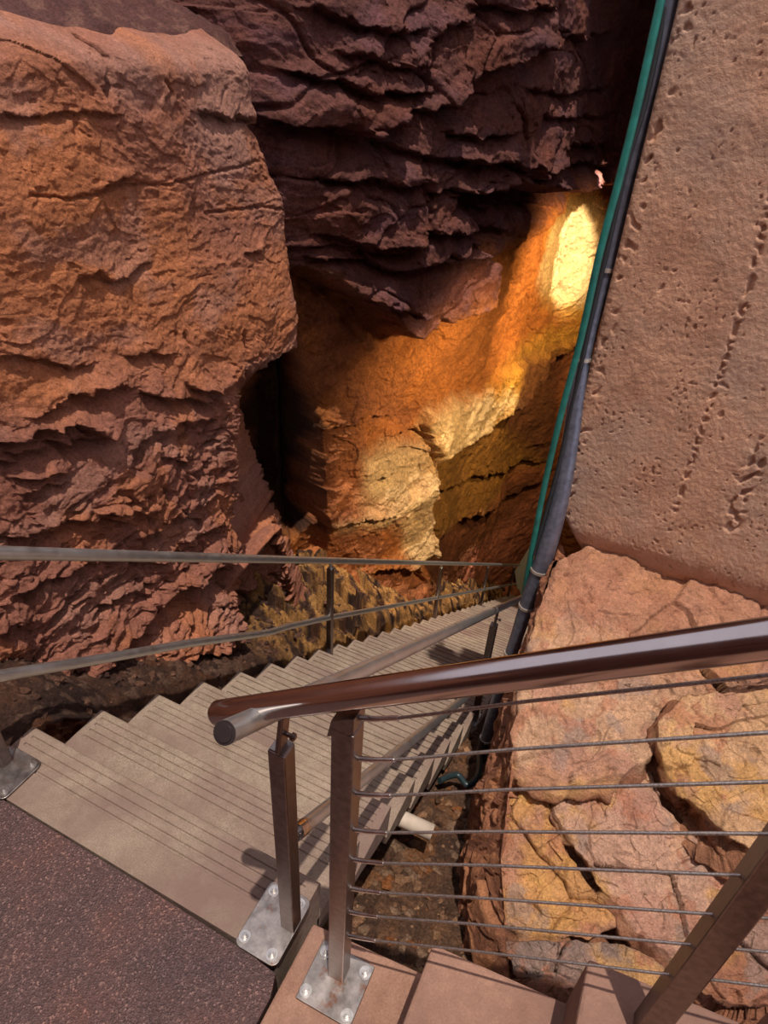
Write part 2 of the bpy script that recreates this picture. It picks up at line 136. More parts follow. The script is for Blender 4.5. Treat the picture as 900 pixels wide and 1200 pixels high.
def pldist(x, y, pts, pad):
    """distance to a polyline and side (+ above, - below for left-to-right lines)"""
    P = np.array(pts); D = np.full(x.shape, 1e3); Sg = np.zeros_like(x)
    box = (x > P[:, 0].min() - pad) & (x < P[:, 0].max() + pad) & (y > P[:, 1].min() - pad) & (y < P[:, 1].max() + pad)
    xb = x[box]; yb = y[box]; d = np.full(xb.shape, 1e3); s = np.zeros_like(xb)
    for a, b in zip(P, P[1:]):
        e = b - a; L = (e * e).sum() + 1e-12; t = np.clip(((xb - a[0]) * e[0] + (yb - a[1]) * e[1]) / L, 0, 1)
        qx = xb - a[0] - t * e[0]; qy = yb - a[1] - t * e[1]; dd = np.hypot(qx, qy); m = dd < d
        d = np.where(m, dd, d); s = np.where(m, np.sign(e[0] * qy - e[1] * qx), s)
    D[box] = d; Sg[box] = s; return D, Sg
def polysd(x, y, pts, pad):
    """signed distance to polygon, positive inside"""
    P = list(pts) + [pts[0]]; D, _ = pldist(x, y, P, pad); ins = np.zeros(x.shape, bool)
    for (ax, ay), (bx, by) in zip(P, P[1:]):
        if ay == by: continue
        c = ((ay > y) != (by > y)) & (x < (bx - ax) * (y - ay) / (by - ay) + ax); ins ^= c
    return np.where(ins, D, -D)
def carve(u, z, feats, warp, d0=0.):
    h = np.zeros_like(u)
    for kind, w, dep, pts in feats:
        k = warp * w
        ww = u + k * vnoise(u / (w * 2.2), z / (w * 2.2), 71) + .4 * k * vnoise(u / (w * .6), z / (w * .6), 72)
        wz = z + k * vnoise(u / (w * 2.2), z / (w * 2.2), 73) + .4 * k * vnoise(u / (w * .6), z / (w * .6), 74)
        if kind == 'r':
            sd = polysd(ww, wz, pts, w * 3); h += dep * sst(-w, w, sd)
        else:
            D, sg = pldist(ww, wz, pts, w * 7)
            if kind == 'c': h -= dep * np.exp(-(D / (w * .5)) ** 2)
            else: h += np.where(sg > 0, .35 * dep * np.exp(-(D / (w * 1.6)) ** 2), -dep * np.exp(-(D / (w * 1.1)) ** 1.6) )
    return h
def grid_obj(name, X, Y, Z, mat, rgb=None, flip=False, parent=None):
    n, m = X.shape; co = np.stack([X, Y, Z], -1).reshape(-1, 3)
    i = np.arange(n - 1)[:, None] * m + np.arange(m - 1)[None, :]
    q = np.stack([i, i + 1, i + m + 1, i + m] if not flip else [i, i + m, i + m + 1, i + 1], -1).reshape(-1, 4)
    me = bpy.data.meshes.new(name); me.vertices.add(len(co)); me.vertices.foreach_set('co', co.ravel().astype(np.float32))
    me.loops.add(q.size); me.loops.foreach_set('vertex_index', q.ravel().astype(np.int32))
    me.polygons.add(len(q)); me.polygons.foreach_set('loop_start', np.arange(0, q.size, 4, dtype=np.int32)); me.polygons.foreach_set('loop_total', np.full(len(q), 4, np.int32))
    me.update(calc_edges=True)
    if rgb is not None:
        at = me.color_attributes.new('rock_colour', 'FLOAT_COLOR', 'POINT'); at.data.foreach_set('color', np.concatenate([rgb.reshape(-1, 3), np.ones((len(co), 1))], 1).ravel().astype(np.float32))
    return link(name, me, mat, parent, smooth=True)
def mixc(rgb, col, w): return rgb * (1 - w[..., None]) + np.array(col) * w[..., None]
def srgb(r, g, b):
    f = lambda c: c / 12.92 if c <= .04045 else ((c + .055) / 1.055) ** 2.4
    return (f(r / 255), f(g / 255), f(b / 255))

# ------------------------------------------------------------------ materials
def new_mat(name):
    m = bpy.data.materials.new(name); m.use_nodes = True; nt = m.node_tree; b = nt.nodes['Principled BSDF']; return m, nt, b
def N(nt, t, **kw):
    n = nt.nodes.new(t)
    for k, v in kw.items():
        if k in n.inputs: n.inputs[k].default_value = v
        else: setattr(n, k, v)
    return n
def coords(nt): return nt.nodes.new('ShaderNodeNewGeometry').outputs['Position']
def noise(nt, scale, detail=5, rough=.6, vec=None):
    n = N(nt, 'ShaderNodeTexNoise', Scale=scale, Detail=detail, Roughness=rough); nt.links.new(vec or coords(nt), n.inputs['Vector']); return n.outputs['Fac']
def ramp(nt, fac, stops):
    r = nt.nodes.new('ShaderNodeValToRGB'); nt.links.new(fac, r.inputs[0]); e = r.color_ramp.elements
    while len(e) < len(stops): e.new(.5)
    for k, (p, c) in zip(e, stops): k.position = p; k.color = (*c, 1) if len(c) == 3 else c
    return r.outputs[0]
def mult(nt, a, b, fac=1., mode='MULTIPLY'):
    m = N(nt, 'ShaderNodeMix', data_type='RGBA', blend_type=mode); m.inputs[0].default_value = fac if not hasattr(fac, 'links') else 0
    if hasattr(fac, 'links'): nt.links.new(fac, m.inputs[0])
    for s, v in ((m.inputs[6], a), (m.inputs[7], b)):
        if hasattr(v, 'links'): nt.links.new(v, s)
        else: s.default_value = (*v, 1)
    return m.outputs[2]
def bump(nt, b, fac, strength, dist, prev=None):
    n = N(nt, 'ShaderNodeBump', Strength=strength, Distance=dist); nt.links.new(fac, n.inputs['Height'])
    if prev is not None: nt.links.new(prev, n.inputs['Normal'])
    nt.links.new(n.outputs[0], b.inputs['Normal']); return n.outputs[0]
def rock_mat(name, fine=60, dist=.012, contrast=(.62, 1.25), spec=.25):
    m, nt, b = new_mat(name); a = N(nt, 'ShaderNodeAttribute', attribute_name='rock_colour')
    f1 = noise(nt, fine, 6, .7); f2 = noise(nt, fine * .16, 4, .6)
    c = mult(nt, a.outputs['Color'], ramp(nt, f1, [(.3, (contrast[0],) * 3), (.7, (contrast[1],) * 3)]))
    c = mult(nt, c, ramp(nt, f2, [(.3, (.8, .77, .76)), (.7, (1.15, 1.14, 1.12))]))
    nt.links.new(c, b.inputs['Base Color']); b.inputs['Roughness'].default_value = .82; b.inputs['Specular IOR Level'].default_value = spec
    f3 = noise(nt, fine * 2.6, 3, .6); c = mult(nt, c, ramp(nt, f3, [(.3, (.74,) * 3), (.7, (1.2,) * 3)])); nt.links.new(c, b.inputs['Base Color'])
    p = bump(nt, b, noise(nt, fine * .45, 8, .7), 1, dist * 2.2); p = bump(nt, b, f1, .9, dist * 1.0, p); bump(nt, b, f3, .8, dist * .4, p); return m
def metal(name, col, rough, scale=40, var=.25, rust=None):
    m, nt, b = new_mat(name); f = noise(nt, scale, 4, .6)
    c = mult(nt, col, ramp(nt, f, [(.3, (1 - var,) * 3), (.7, (1 + var,) * 3)]))
    if rust:
        r = noise(nt, 22, 5, .7); w = ramp(nt, r, [(.56, (0, 0, 0)), (.72, (1, 1, 1))]); c = mult(nt, c, rust, w, 'MIX')
    nt.links.new(c, b.inputs['Base Color']); b.inputs['Metallic'].default_value = 1
    rr = N(nt, 'ShaderNodeMapRange'); nt.links.new(f, rr.inputs[0]); rr.inputs[3].default_value = rough * .75; rr.inputs[4].default_value = rough * 1.3; nt.links.new(rr.outputs[0], b.inputs['Roughness'])
    return m
def plain(name, col, rough=.6, metallic=0, var=.2, scale=30):
    m, nt, b = new_mat(name); f = noise(nt, scale, 4, .6)
    nt.links.new(mult(nt, col, ramp(nt, f, [(.3, (1 - var,) * 3), (.7, (1 + var,) * 3)])), b.inputs['Base Color'])
    b.inputs['Roughness'].default_value = rough; b.inputs['Metallic'].default_value = metallic; return m
def concrete(name, col, speck=.25, pits=False, stain=None, fine=220, bmp=.004):
    m, nt, b = new_mat(name); f1 = noise(nt, fine, 4, .7); f2 = noise(nt, 5, 6, .65); f3 = noise(nt, 28, 5, .6)
    c = mult(nt, col, ramp(nt, f1, [(.32, (1 - speck,) * 3), (.68, (1 + speck,) * 3)]))
    c = mult(nt, c, ramp(nt, f2, [(.3, (.78, .72, .70)), (.5, (1, 1, 1)), (.7, (1.15, 1.15, 1.15))]))
    c = mult(nt, c, ramp(nt, f3, [(.3, (.86, .85, .84)), (.7, (1.1, 1.1, 1.1))]))
    if stain:
        w = ramp(nt, noise(nt, 1.6, 6, .7), [(.42, (0, 0, 0)), (.66, (1, 1, 1))]); c = mult(nt, c, stain, w, 'MIX')
    nt.links.new(c, b.inputs['Base Color']); b.inputs['Roughness'].default_value = .85; b.inputs['Specular IOR Level'].default_value = .25
    p = bump(nt, b, f1, .6, bmp); p = bump(nt, b, f3, .5, bmp * 2.5, p)
    if pits:
        v = N(nt, 'ShaderNodeTexVoronoi', Scale=26.); nt.links.new(coords(nt), v.inputs['Vector'])
        ad = N(nt, 'ShaderNodeMath', operation='ADD'); nt.links.new(v.outputs['Distance'], ad.inputs[0]); nt.links.new(noise(nt, 9, 4, .7), ad.inputs[1]); pm = ramp(nt, ad.outputs[0], [(.36, (0, 0, 0)), (.46, (1, 1, 1))]); bump(nt, b, pm, .8, .012, p)
    return m
def aggregate(name, base, specks, scale=160):
    m, nt, b = new_mat(name); v = N(nt, 'ShaderNodeTexVoronoi', Scale=float(scale)); nt.links.new(coords(nt), v.inputs['Vector'])
    sep = N(nt, 'ShaderNodeSeparateColor'); nt.links.new(v.outputs['Color'], sep.inputs[0])
    c = ramp(nt, sep.outputs[0], [(0, tuple(x * .7 for x in base)), (.45, base), (.8, tuple(x * 1.25 for x in base)), (.93, specks), (1, tuple(x * 1.8 for x in specks))])
    c = mult(nt, c, ramp(nt, noise(nt, 3.5, 5, .6), [(.3, (.7, .74, .85)), (.52, (1, 1, 1)), (.72, (1.35, 1.1, .95))]))
    nt.links.new(c, b.inputs['Base Color']); b.inputs['Roughness'].default_value = .6; b.inputs['Specular IOR Level'].default_value = .35
    bump(nt, b, v.outputs['Distance'], .6, .004); return m
M_ROCK = rock_mat('red_rock', 70, .010)
M_BACK = rock_mat('banded_rock', 34, .022, (.6, 1.3))
M_BOULD = rock_mat('sandy_boulder', 60, .008, (.72, 1.2))
M_SOIL = rock_mat('stony_soil', 75, .02, (.45, 1.5))
M_CONC = concrete('cast_wall_concrete', srgb(192, 145, 116), .2, True, srgb(176, 144, 124), 150, .005)
M_TREAD = concrete('tread_concrete', srgb(142, 124, 107), .36, False, srgb(122, 98, 88), 230, .006)
M_SLAB = concrete('reddish_concrete', srgb(146, 110, 92), .2, False, srgb(122, 92, 80), 200, .003)
M_PAVE = aggregate('exposed_aggregate', srgb(74, 51, 48), srgb(98, 72, 66), 230)
M_STEEL = metal('polished_steel', (.46, .39, .37), .17, 25, .05)
M_RAILG = metal('satin_steel', (.60, .60, .57), .44, 25, .06)
M_POST = metal('brushed_post_steel', (.23, .18, .165), .33, 60, .25)
M_PLATE = metal('galvanised_plate', (.235, .205, .19), .42, 30, .35, srgb(112, 72, 52))
M_BOLT = metal('zinc_bolt', (.42, .39, .37), .35)
M_CABLE = metal('wire_rope', (.42, .37, .34), .5, 300, .4)
M_FIT = metal('cable_fitting', (.62, .58, .56), .25)
M_COND = plain('grey_conduit', srgb(112, 114, 128), .38, .5, .3, 35)
M_GREEN = plain('green_pipe_paint', srgb(28, 110, 98), .45, 0, .3, 22)
M_DARK = plain('dark_rubber', (.02, .02, .022), .6)
M_PVC = plain('white_pvc', srgb(196, 178, 160), .45, 0, .08)
M_PANEL = plain('pale_board', srgb(196, 194, 168), .7, 0, .1)
M_STRAP = plain('strap', srgb(190, 175, 160), .4, .6, .1)
M_CAP = plain('black_end_cap', (.03, .022, .022), .3)

# ------------------------------------------------------------------ stairs
TR, RI, W = .28, .2018, 1.159
NSTEP = 36
def stair_z(y): return -RI * y / TR
stair = thing('concrete_staircase', 'long pale concrete staircase with grooved treads descending steeply between the railings', 'staircase', (.58, 0, 0))
def tread_mesh(ynose, z, depth, ng, back=0.02, first=False, thick=.165):
    """cross-section in (y,z) swept along x; grooves near the nosing stop short of both ends"""
    prof = []; yb = ynose - depth - back; r = .012
    gs = [ynose - .035 - .03 * k for k in range(ng)][::-1] if ng <= 4 else [ynose - .03 - (depth - .04) * k / ng for k in range(ng)][::-1]
    prof.append((yb, 0, 0))
    for g in gs:
        prof += [(g - .0055, 0, 0), (g - .003, -1, 0), (g + .003, -1, 0), (g + .0055, 0, 0)]
    for a in (0, 30, 60, 90): prof.append((ynose - r + r * math.sin(math.radians(a)), 0, -r + r * math.cos(math.radians(a))))
    prof.append((ynose - .012, 0, -thick)); prof.append((yb, 0, -.26 if first else -.05))
    m = MB(); xs = [0, .03, .032, W / 3, 2 * W / 3, W - .034, W - .032, W]; n = len(prof); V = []
    for i, x in enumerate(xs):
        gd = (.005 if ng <= 4 else .008) if 2 <= i <= 5 else 0
        V += [(x, y, z + dz + (gd * g if g else 0)) for y, g, dz in prof]
    F = [(i * n + k, i * n + (k + 1) % n, (i + 1) * n + (k + 1) % n, (i + 1) * n + k) for i in range(len(xs) - 1) for k in range(n)]
    m.add(V, F, False); m.add(V[:n], [tuple(range(n))[::-1]], False); m.add(V[-n:], [tuple(range(n))], False); return m
tread_mesh(.015, 0, .235, 4, .0, True, .26).build('landing', M_TREAD, stair)
for i in range(1, NSTEP + 1):
    tread_mesh(i * TR, -i * RI, TR + (-.015 if i == 1 else 0), 4 if i < 4 else 6).build('step', M_TREAD, stair)
m = MB()   # the sloping carrier below the treads
ye = NSTEP * TR
m.rbox((0, 0, 0), (1, 1, 1), 0); m.v = []; m.f = []; m.s = []
V = []
for x in (.08, W - .10):
    V += [(x, -.2, -.25), (x, ye, stair_z(ye) - .25), (x, ye, stair_z(ye) - .75), (x, -.2, -.75)]
m.add(V, [(0, 1, 2, 3), (7, 6, 5, 4), (0, 4, 5, 1), (1, 5, 6, 2), (2, 6, 7, 3), (3, 7, 4, 0)], False)
m.build('carrier_beam', M_TREAD, stair)

# paving where one stands
m = MB(); m.prism([(-3.2, -4.2), (1.19, -4.2), (1.19, -.29), (1.172, -.24), (1.08, -.232), (.7, -.225), (.3, -.225), (-.05, -.225), (-3.2, -.225)], -.35, -.002, .002)
tag(m.build('floor', M_PAVE), 'dark reddish exposed aggregate paving at the head of the stairs', 'floor', kind='structure')
# short upper flight of reddish concrete steps rising to the right
G0 = Vector((1.32, -.165, 0)); GM = .08      # line of the cable guard in plan
def gy(x): return G0.y + GM * (x - G0.x)
up = thing('concrete_stairs', 'reddish brown concrete steps rising right under the cable railing', 'stairs', (1.6, -.7, 0))
faces = [1.198, 1.53, 1.857, 2.184, 2.51, 2.84]
for k in range(5):
    x0, x1, z1 = faces[k], faces[k + 1] + .03, .004 + .205 * k
    m = MB(); e = .083 - .012 * (k == 1) + .004 * k
    m.prism([(x0, -2.4), (x1, -2.4), (x1, gy(x1) + e), (x0, gy(x0) + e)], -.45 if k < 1 else z1 - .33, z1, .008); m.build('step', M_SLAB, up)
MBASE = MB(); MBASE.prism([(1.60, -2.35), (3.0, -2.35), (3.0, -.12), (1.60, -.2)], -.6, .2, .01); MBASE.build('footing', M_SLAB, up)

# ------------------------------------------------------------------ railings
def hexbolt(p, up_=True, r=.0095):
    m = MB(); x, y, z = p
    m.tube([(x, y, z), (x, y, z + .003)], r * 1.7, 16); m.tube([(x, y, z + .003), (x, y, z + .011)], r, 6); m.tube([(x, y, z + .011), (x, y, z + .02)], r * .55, 10); return m
def rounded(cx, cy, sx, sy, r, ang=0, n=5):
    out = []
    for qx, qy, a0 in ((1, 1, 0), (-1, 1, 90), (-1, -1, 180), (1, -1, 270)):
        for k in range(n + 1):
            a = math.radians(a0 + 90 * k / n); x = qx * (sx / 2 - r) + r * math.cos(a); y = qy * (sy / 2 - r) + r * math.sin(a)
            out.append((cx + x * math.cos(ang) - y * math.sin(ang), cy + x * math.sin(ang) + y * math.cos(ang)))
    return out
def plated_post(parent, x, y, z, top, w, plate, pr, bolts, mat=M_POST, ang=0, cap=True):
    """square post; plate = (cx, cy, sx, sy) on height z"""
    R3 = Matrix.Rotation(ang, 4, 'Z'); m = MB(); m.rbox((x, y, (z + top) / 2), (w, w, top - z), .003, R3); p = m.build('post', mat, parent)
    if plate is None: return p
    m = MB(); m.prism(rounded(plate[0], plate[1], plate[2], plate[3], pr, ang), z, z + .009, .0015); m.build('base_plate', M_PLATE, p, (0, 0, 0) and None or parent_origin(p))
    for bx, by in bolts: hexbolt((bx, by, z + .009)).build('bolt', M_BOLT, p)
    return p
SL = -RI / TR
# left railing
lr = thing('stair_railing', 'satin steel railing with one middle rail along the left rock side of the stairs', 'railing', (.04, 0, 0))
XL_ = .04; LH = .80
m = MB(); path = [(XL_, -1.9, LH + .12), (XL_, -.30, LH + .12 + 0.0), (XL_, -.16, LH + .09), (XL_, -.05, LH + .035)]
path += [(XL_, y, LH + SL * y) for y in np.linspace(.1, 9.9, 30)]
m.tube([(XL_, y, LH + SL * y) for y in (-.28, -.05, .3, .8, 1.4, 2.0)] + [(XL_, y, LH + SL * y) for y in np.linspace(2.2, 9.9, 12)], .0215, 18, dome=True); m.build('handrail', M_RAILG, lr)
mid = [(-.10, .305 - SL * 0 + .075), (.3, .30 + SL * .3), (.75, .298 + SL * .75), (1.2, .275 + SL * 1.2), (1.36, .27 + SL * 1.36), (1.55, .288 + SL * 1.55), (2.06, .30 + SL * 2.06)]
m = MB(); m.tube([(XL_, y, z) for y, z in mid] + [(XL_, y, .30 + SL * y) for y in np.linspace(2.4, 9.9, 12)], .019, 16); m.build('middle_rail', M_RAILG, lr)
for k, y in enumerate((-.135, 2.06, 4.5, 6.9, 9.3)):
    z = 0 if k == 0 else -RI * math.ceil(y / TR)
    zt = LH + SL * y - .06
    pl = (.075, -.155, .155, .155) if k == 0 else (XL_ + .012, y - .01, .11, .10)
    if k == 0: bl = [(.022, -.098), (.128, -.102), (.13, -.208), (.02, -.21)]
    else: bl = [(XL_ - .03, y + .028), (XL_ + .052, y + .028), (XL_ + .052, y - .045), (XL_ - .03, y - .045)]
    p = plated_post(lr, XL_, y, z, zt, .038, pl, .022 if k == 0 else .008, bl, M_POST)
    b = MB(); b.tube([(XL_, y, zt - .005), (XL_, y, zt + .05)], .011, 10); b.rbox((XL_, y, zt + .002), (.03, .03, .006), .001); b.build('bracket', M_RAILG, p)
# right railing of the same flight
rr = thing('stair_railing', 'steel stair railing ending at a plated square post, left of the cable guard', 'railing', (1.149, 0, 0))
XR = 1.149; RH = .795
def rz(y): return .843 - .70 * y
def mz(y): return .349 - .775 * y if y < 1.6 else -.891 - .715 * (y - 1.6)
m = MB(); m.tube([(XR, y, rz(y)) for y in (-.285, -.1, .5, 1, 1.5, 2, 3, 4, 5, 6, 7, 8, 9, 9.9)], .0215, 20); h = m.build('handrail', M_RAILG, rr)
m = MB(); d = Vector((0, 1, SL)).normalized(); e = Vector((XR, -.285, rz(-.285))); m.tube([e - d * .003, e + d * .002], .0212, 20); m.tube([e - d * .005, e - d * .003], .016, 20); m.build('end_cap', M_CAP, h)
m = MB(); m.tube([(XR, y, mz(y)) for y in (-.075, .4, 1, 1.5, 1.6, 2, 3, 4, 5, 6, 7, 8, 9.9)], .0195, 18); q = m.build('middle_rail', M_RAILG, rr)
m = MB(); m.tube([(XR, -.085, mz(-.085)), (XR, -.055, mz(-.055))], .0215, 18); m.tube([(XR, -.105, mz(-.105)), (XR, -.07, mz(-.07))], .009, 10); m.build('end_fitting', M_FIT, q)
for k, y in enumerate((-.122, 2.07, 4.5, 6.9, 9.3)):
    z = 0 if k == 0 else -RI * math.ceil(y / TR)
    zt = rz(y) - .128
    pl = (1.1, -.14, .135, .19) if k == 0 else (XR - .03, y, .11, .12)
    bl = [(1.052, -.208), (1.142, -.212), (1.056, -.072), (1.14, -.07)] if k == 0 else [(XR - .07, y + .04), (XR - .07, y - .04)]
    p = plated_post(rr, XR - .004, y, z, zt, .042, pl, .02 if k == 0 else .008, bl, M_POST)
    b = MB(); b.rbox((XR, y + .004, zt + .055), (.012, .032, .112), .003, Matrix.Rotation(math.radians(-12), 4, 'X')); b.tube([(XR - .012, y + .004, zt + .045), (XR + .03, y + .004, zt + .045)], .005, 10); b.tube([(XR + .02, y + .004, zt + .045), (XR + .028, y + .004, zt + .045)], .009, 6)
    b.build('bracket', M_POST, p)
    if k == 0:
        b = MB(); b.rbox((XR - .004, y, zt + .002), (.036, .036, .005), .001); b.build('post_cap', M_PLATE, p)
# cable guard along the upper flight
SG = .68
cg = thing('cable_railing', 'polished thick handrail with steel cables rising right across the foreground', 'railing', (1.32, -.165, 0))
def gp(x, z0): return (x, gy(x), z0 + SG * (x - G0.x))
m = MB(); m.tube([gp(x, 1.108) for x in (1.048, 1.1, 1.3, 1.6, 1.9, 2.2, 2.7)], .0255, 32, dome=True); m.build('handrail', M_STEEL, cg)
ga = math.atan(GM)
post = plated_post(cg, G0.x, G0.y, .004, 1.035, .0445, (1.325, -.19, .155, .15), .003, [(1.268, -.142), (1.384, -.138), (1.266, -.243), (1.386, -.243)], M_POST, ga * .3)
m = MB(); m.prism([(-.03, -.012), (.022, .026), (.022, .066), (-.022, .036)], -.022, .022, .001, Matrix.Translation((G0.x, G0.y, 1.016)) @ Matrix.Rotation(math.pi / 2, 4, 'X')); m.build('rail_saddle', M_POST, post)
p2x = 1.985
post2 = plated_post(cg, p2x, gy(p2x), .004 + .41, 1.035 + SG * (p2x - G0.x) - .0, .047, None, 0, [], M_POST, ga * .3)
m = MB(); m.prism([(-.03, -.012), (.022, .026), (.022, .066), (-.022, .036)], -.022, .022, .001, Matrix.Translation((p2x, gy(p2x), 1.016 + SG * (p2x - G0.x))) @ Matrix.Rotation(math.pi / 2, 4, 'X')); m.build('rail_saddle', M_POST, post2)
for zc in (1.041, .927, .818, .691, .576, .452, .342, .221):
    x0 = G0.x + .02
    xs = [x0, x0 + .03, x0 + .07, x0 + .12, 1.6, 1.98, 2.7]
    pts = [gp(x, zc) for x in xs]
    sag = [0.004, -.003, -.007, -.006, 0, 0, 0]
    pts = [(a, b, c + s) for (a, b, c), s in zip(pts, sag)]
    m = MB(); m.tube(pts, .0029, 8); c = m.build('cable', M_CABLE, cg)
    m = MB(); m.tube([pts[0], pts[1], pts[2]], [.0055, .005, .0045], 10); m.build('fitting', M_FIT, c)

# ------------------------------------------------------------------ rock walls
PURPLE = np.array(srgb(116, 72, 68)); RED = np.array(srgb(174, 112, 86)); ORANGE = np.array(srgb(192, 118, 74)); RUST = np.array(srgb(150, 96, 78)); DUST = np.array(srgb(172, 124, 106))
OCHRE = np.array(srgb(190, 112, 44)); YELL = np.array(srgb(222, 160, 62)); CREAM = np.array(srgb(236, 200, 140)); OLIVE = np.array(srgb(150, 104, 40)); BROWN = np.array(srgb(120, 70, 40)); ROSE = np.array(srgb(190, 116, 84))
PAL = dict(purple=PURPLE, ochre=OCHRE, yellow=YELL, cream=CREAM, olive=OLIVE, brown=BROWN, rose=ROSE, orange=ORANGE, rust=RUST, dust=DUST, dark=np.array(srgb(36, 24, 21)))  # the dark entry paints the deep cleft's shade into the rock colour
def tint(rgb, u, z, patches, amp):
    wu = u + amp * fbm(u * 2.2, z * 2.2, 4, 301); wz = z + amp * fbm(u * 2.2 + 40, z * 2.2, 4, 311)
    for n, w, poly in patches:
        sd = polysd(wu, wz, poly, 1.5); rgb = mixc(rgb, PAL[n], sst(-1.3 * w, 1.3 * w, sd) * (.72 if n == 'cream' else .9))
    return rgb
# left cliff beside the landing: the plan path runs along y, then turns away behind the corner (U is arc length)
UC, RC, TH = 2.50, .16, 1.75
yv = np.concatenate([np.linspace(-3.2, -.25, 60), np.linspace(-.24, UC, 440), np.linspace(UC + .004, UC + RC * TH, 60), np.linspace(UC + RC * TH + .02, 4.4, 60)])
tz = np.linspace(0, 1, 800); U, T = np.meshgrid(yv, tz, indexing='ij')
zb = np.where(U < .3, -.9, -.9 + SL * (U - .3) * 1.05); zb = np.maximum(zb, -3.0)
Z = 2.03 + (zb - 2.03) * T + .05 * fbm(U * 1.7, U * 0 + 3.3, 3, 5) * (1 - T)
low = sst(.75, .1, Z)                               # the scaly lower half
wu = U + .10 * fbm(U * 1.5, Z * 1.5, 3, 21); wz = Z + .10 * fbm(U * 1.5 + 9, Z * 1.5, 3, 22)
big = .08 * fbm(U * .8, Z * .9, 3, 31)
c1, e1, i1 = cells(wu * 1.6, wz * 3.0 + .3 * wu, 41); c2, e2, i2 = cells(wu * 5.5 + .6 * wz, wz * 9, 51); c3, e3, i3 = cells(wu * 15, wz * 22, 61)
strat = fbm(wu * 1.6, wz * 9.0, 4, 66)
wav = ridged(wu * 3.2 + .5 * fbm(U * 3, Z * 3, 3, 90), wz * 7.5 + .6 * fbm(U * 2.5, Z * 2.5, 3, 91), 4, 95)
h = .7 * big + .008 * c1 + (.004 + .010 * low) * c2 + (.003 + .004 * low) * c3 + (.005 + .013 * low) * strat + low * .015 * wav + (.004 + .006 * low) * fbm(U * 7, Z * 7, 5, 99) + .0045 * fbm(U * 26, Z * 30, 4, 98)
nt_ = vnoise(wu * 5.5 + 1.2 * wz, wz * 15 - 2.5 * wu, 85) + .35 * vnoise(wu * 17, wz * 34, 86); h -= low * (.075 * sst(.40, .56, nt_) + .030 * sst(.34, .50, vnoise(wu * 13, wz * 30 - 5 * wu, 87)))
h -= (1 - low) * .008 * sst(.50, .66, vnoise(wu * 9, wz * 26, 88) + .4 * vnoise(wu * 25, wz * 40, 89))
h -= .016 * low * np.exp(-(e2 / .10) ** 2)
h += carve(U, Z, LEFT_FEATURES, .55)
yc = np.interp(Z, [-1.2, .4, .54, .83, 1.29, 1.64, 2.02], [2.58, 2.58, 2.60, 2.66, 2.74, 2.62, 2.60])
th = np.clip((U - UC) / RC, 0, TH); run = np.clip(U - UC - RC * TH, 0, None); nx_, ny_ = np.cos(th), np.sin(th)
X = -.30 - .12 * (Z + 1.2) - .30 * sst(1.86, 2.10, Z) ** 1.5 - RC + RC * nx_ - run * math.sin(TH) + h * nx_
Y = np.minimum(U, UC) + RC * ny_ + run * math.cos(TH) + h * ny_ + (yc - UC - RC) * sst(1.5, UC, U)
rgb = np.ones(X.shape + (3,)) * RED
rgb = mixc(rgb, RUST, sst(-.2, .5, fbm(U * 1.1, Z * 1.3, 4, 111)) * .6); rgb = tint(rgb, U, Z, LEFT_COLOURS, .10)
rgb = mixc(rgb, ORANGE * 1.05, sst(.05, .5, fbm(U * 3 + 5, Z * 2.0, 5, 121)) * .45); rgb = mixc(rgb, DUST, sst(.1, .55, fbm(U * 2.5 + 15, Z * 3.5, 5, 131)) * .5)
rgb = 1.10 * rgb * (1 + .10 * (i2 - .5))[..., None]
tag(grid_obj('wall_left', X, Y, Z, M_ROCK, rgb), 'orange red rock cliff beside the head of the stairs', 'rock wall', kind='structure')
# dirt bank on top of the cliff
a = np.linspace(-3.2, 2.9, 240); t = np.linspace(0, 1, 160); A_, T_ = np.meshgrid(a, t, indexing='ij')
xt = -.30 - .12 * 3.22; X = xt - .26 - 3.2 * T_; Y = A_ + 0 * T_; Z = 2.005 + .05 * fbm(A_ * 1.7, A_ * 0 + 3.3, 3, 5) + .62 * T_ * 3.2 * .8 + .05 * sst(0, .1, T_) * fbm(X * 2, Y * 2, 5, 140) + .012 * fbm(X * 22, Y * 22, 3, 141) * sst(0, .03, T_)
Z -= .06 * sst(.02, 0, T_)
rgb = np.ones(X.shape + (3,)) * np.array(srgb(112, 72, 66)); rgb = mixc(rgb, np.array(srgb(160, 116, 98)), sst(.15, .5, fbm(X * 9, Y * 9, 4, 150)) * .5)
tag(grid_obj('dirt_bank', X, Y, Z, M_SOIL, rgb, True), 'purplish brown dirt lying along the top of the rock cliff', 'dirt', kind='structure')
# chasm wall behind
QP = np.array([(-2.2, 2.9), (-.95, 3.1), (-.25, 4.9), (-.2, 9.4), (.4, 10.6), (3.2, 11.2)]); seg = np.hypot(*(QP[1:] - QP[:-1]).T); QS = np.concatenate([[0], np.cumsum(seg)])
sv = np.concatenate([np.linspace(0, .8, 16)[:-1], np.linspace(.8, 3.25, 290)[:-1], np.linspace(3.25, 7.7, 260)[:-1], np.linspace(7.7, 10.7, 190), np.linspace(10.75, 11.89, 14)])
U, T = np.meshgrid(sv, np.linspace(0, 1, 760), indexing='ij')
bx = np.interp(U, QS, QP[:, 0]); by = np.interp(U, QS, QP[:, 1])
ks = np.linspace(0, QS[-1], 400); kx = np.interp(ks, QS, QP[:, 0]); ky = np.interp(ks, QS, QP[:, 1])
tx = np.gradient(kx, ks); ty = np.gradient(ky, ks); ker = np.ones(21) / 21; tx = np.convolve(np.pad(tx, 10, 'edge'), ker, 'valid'); ty = np.convolve(np.pad(ty, 10, 'edge'), ker, 'valid')
nx = np.interp(U, ks, ty); ny = np.interp(U, ks, -tx); nl = np.hypot(nx, ny); nx /= nl; ny /= nl
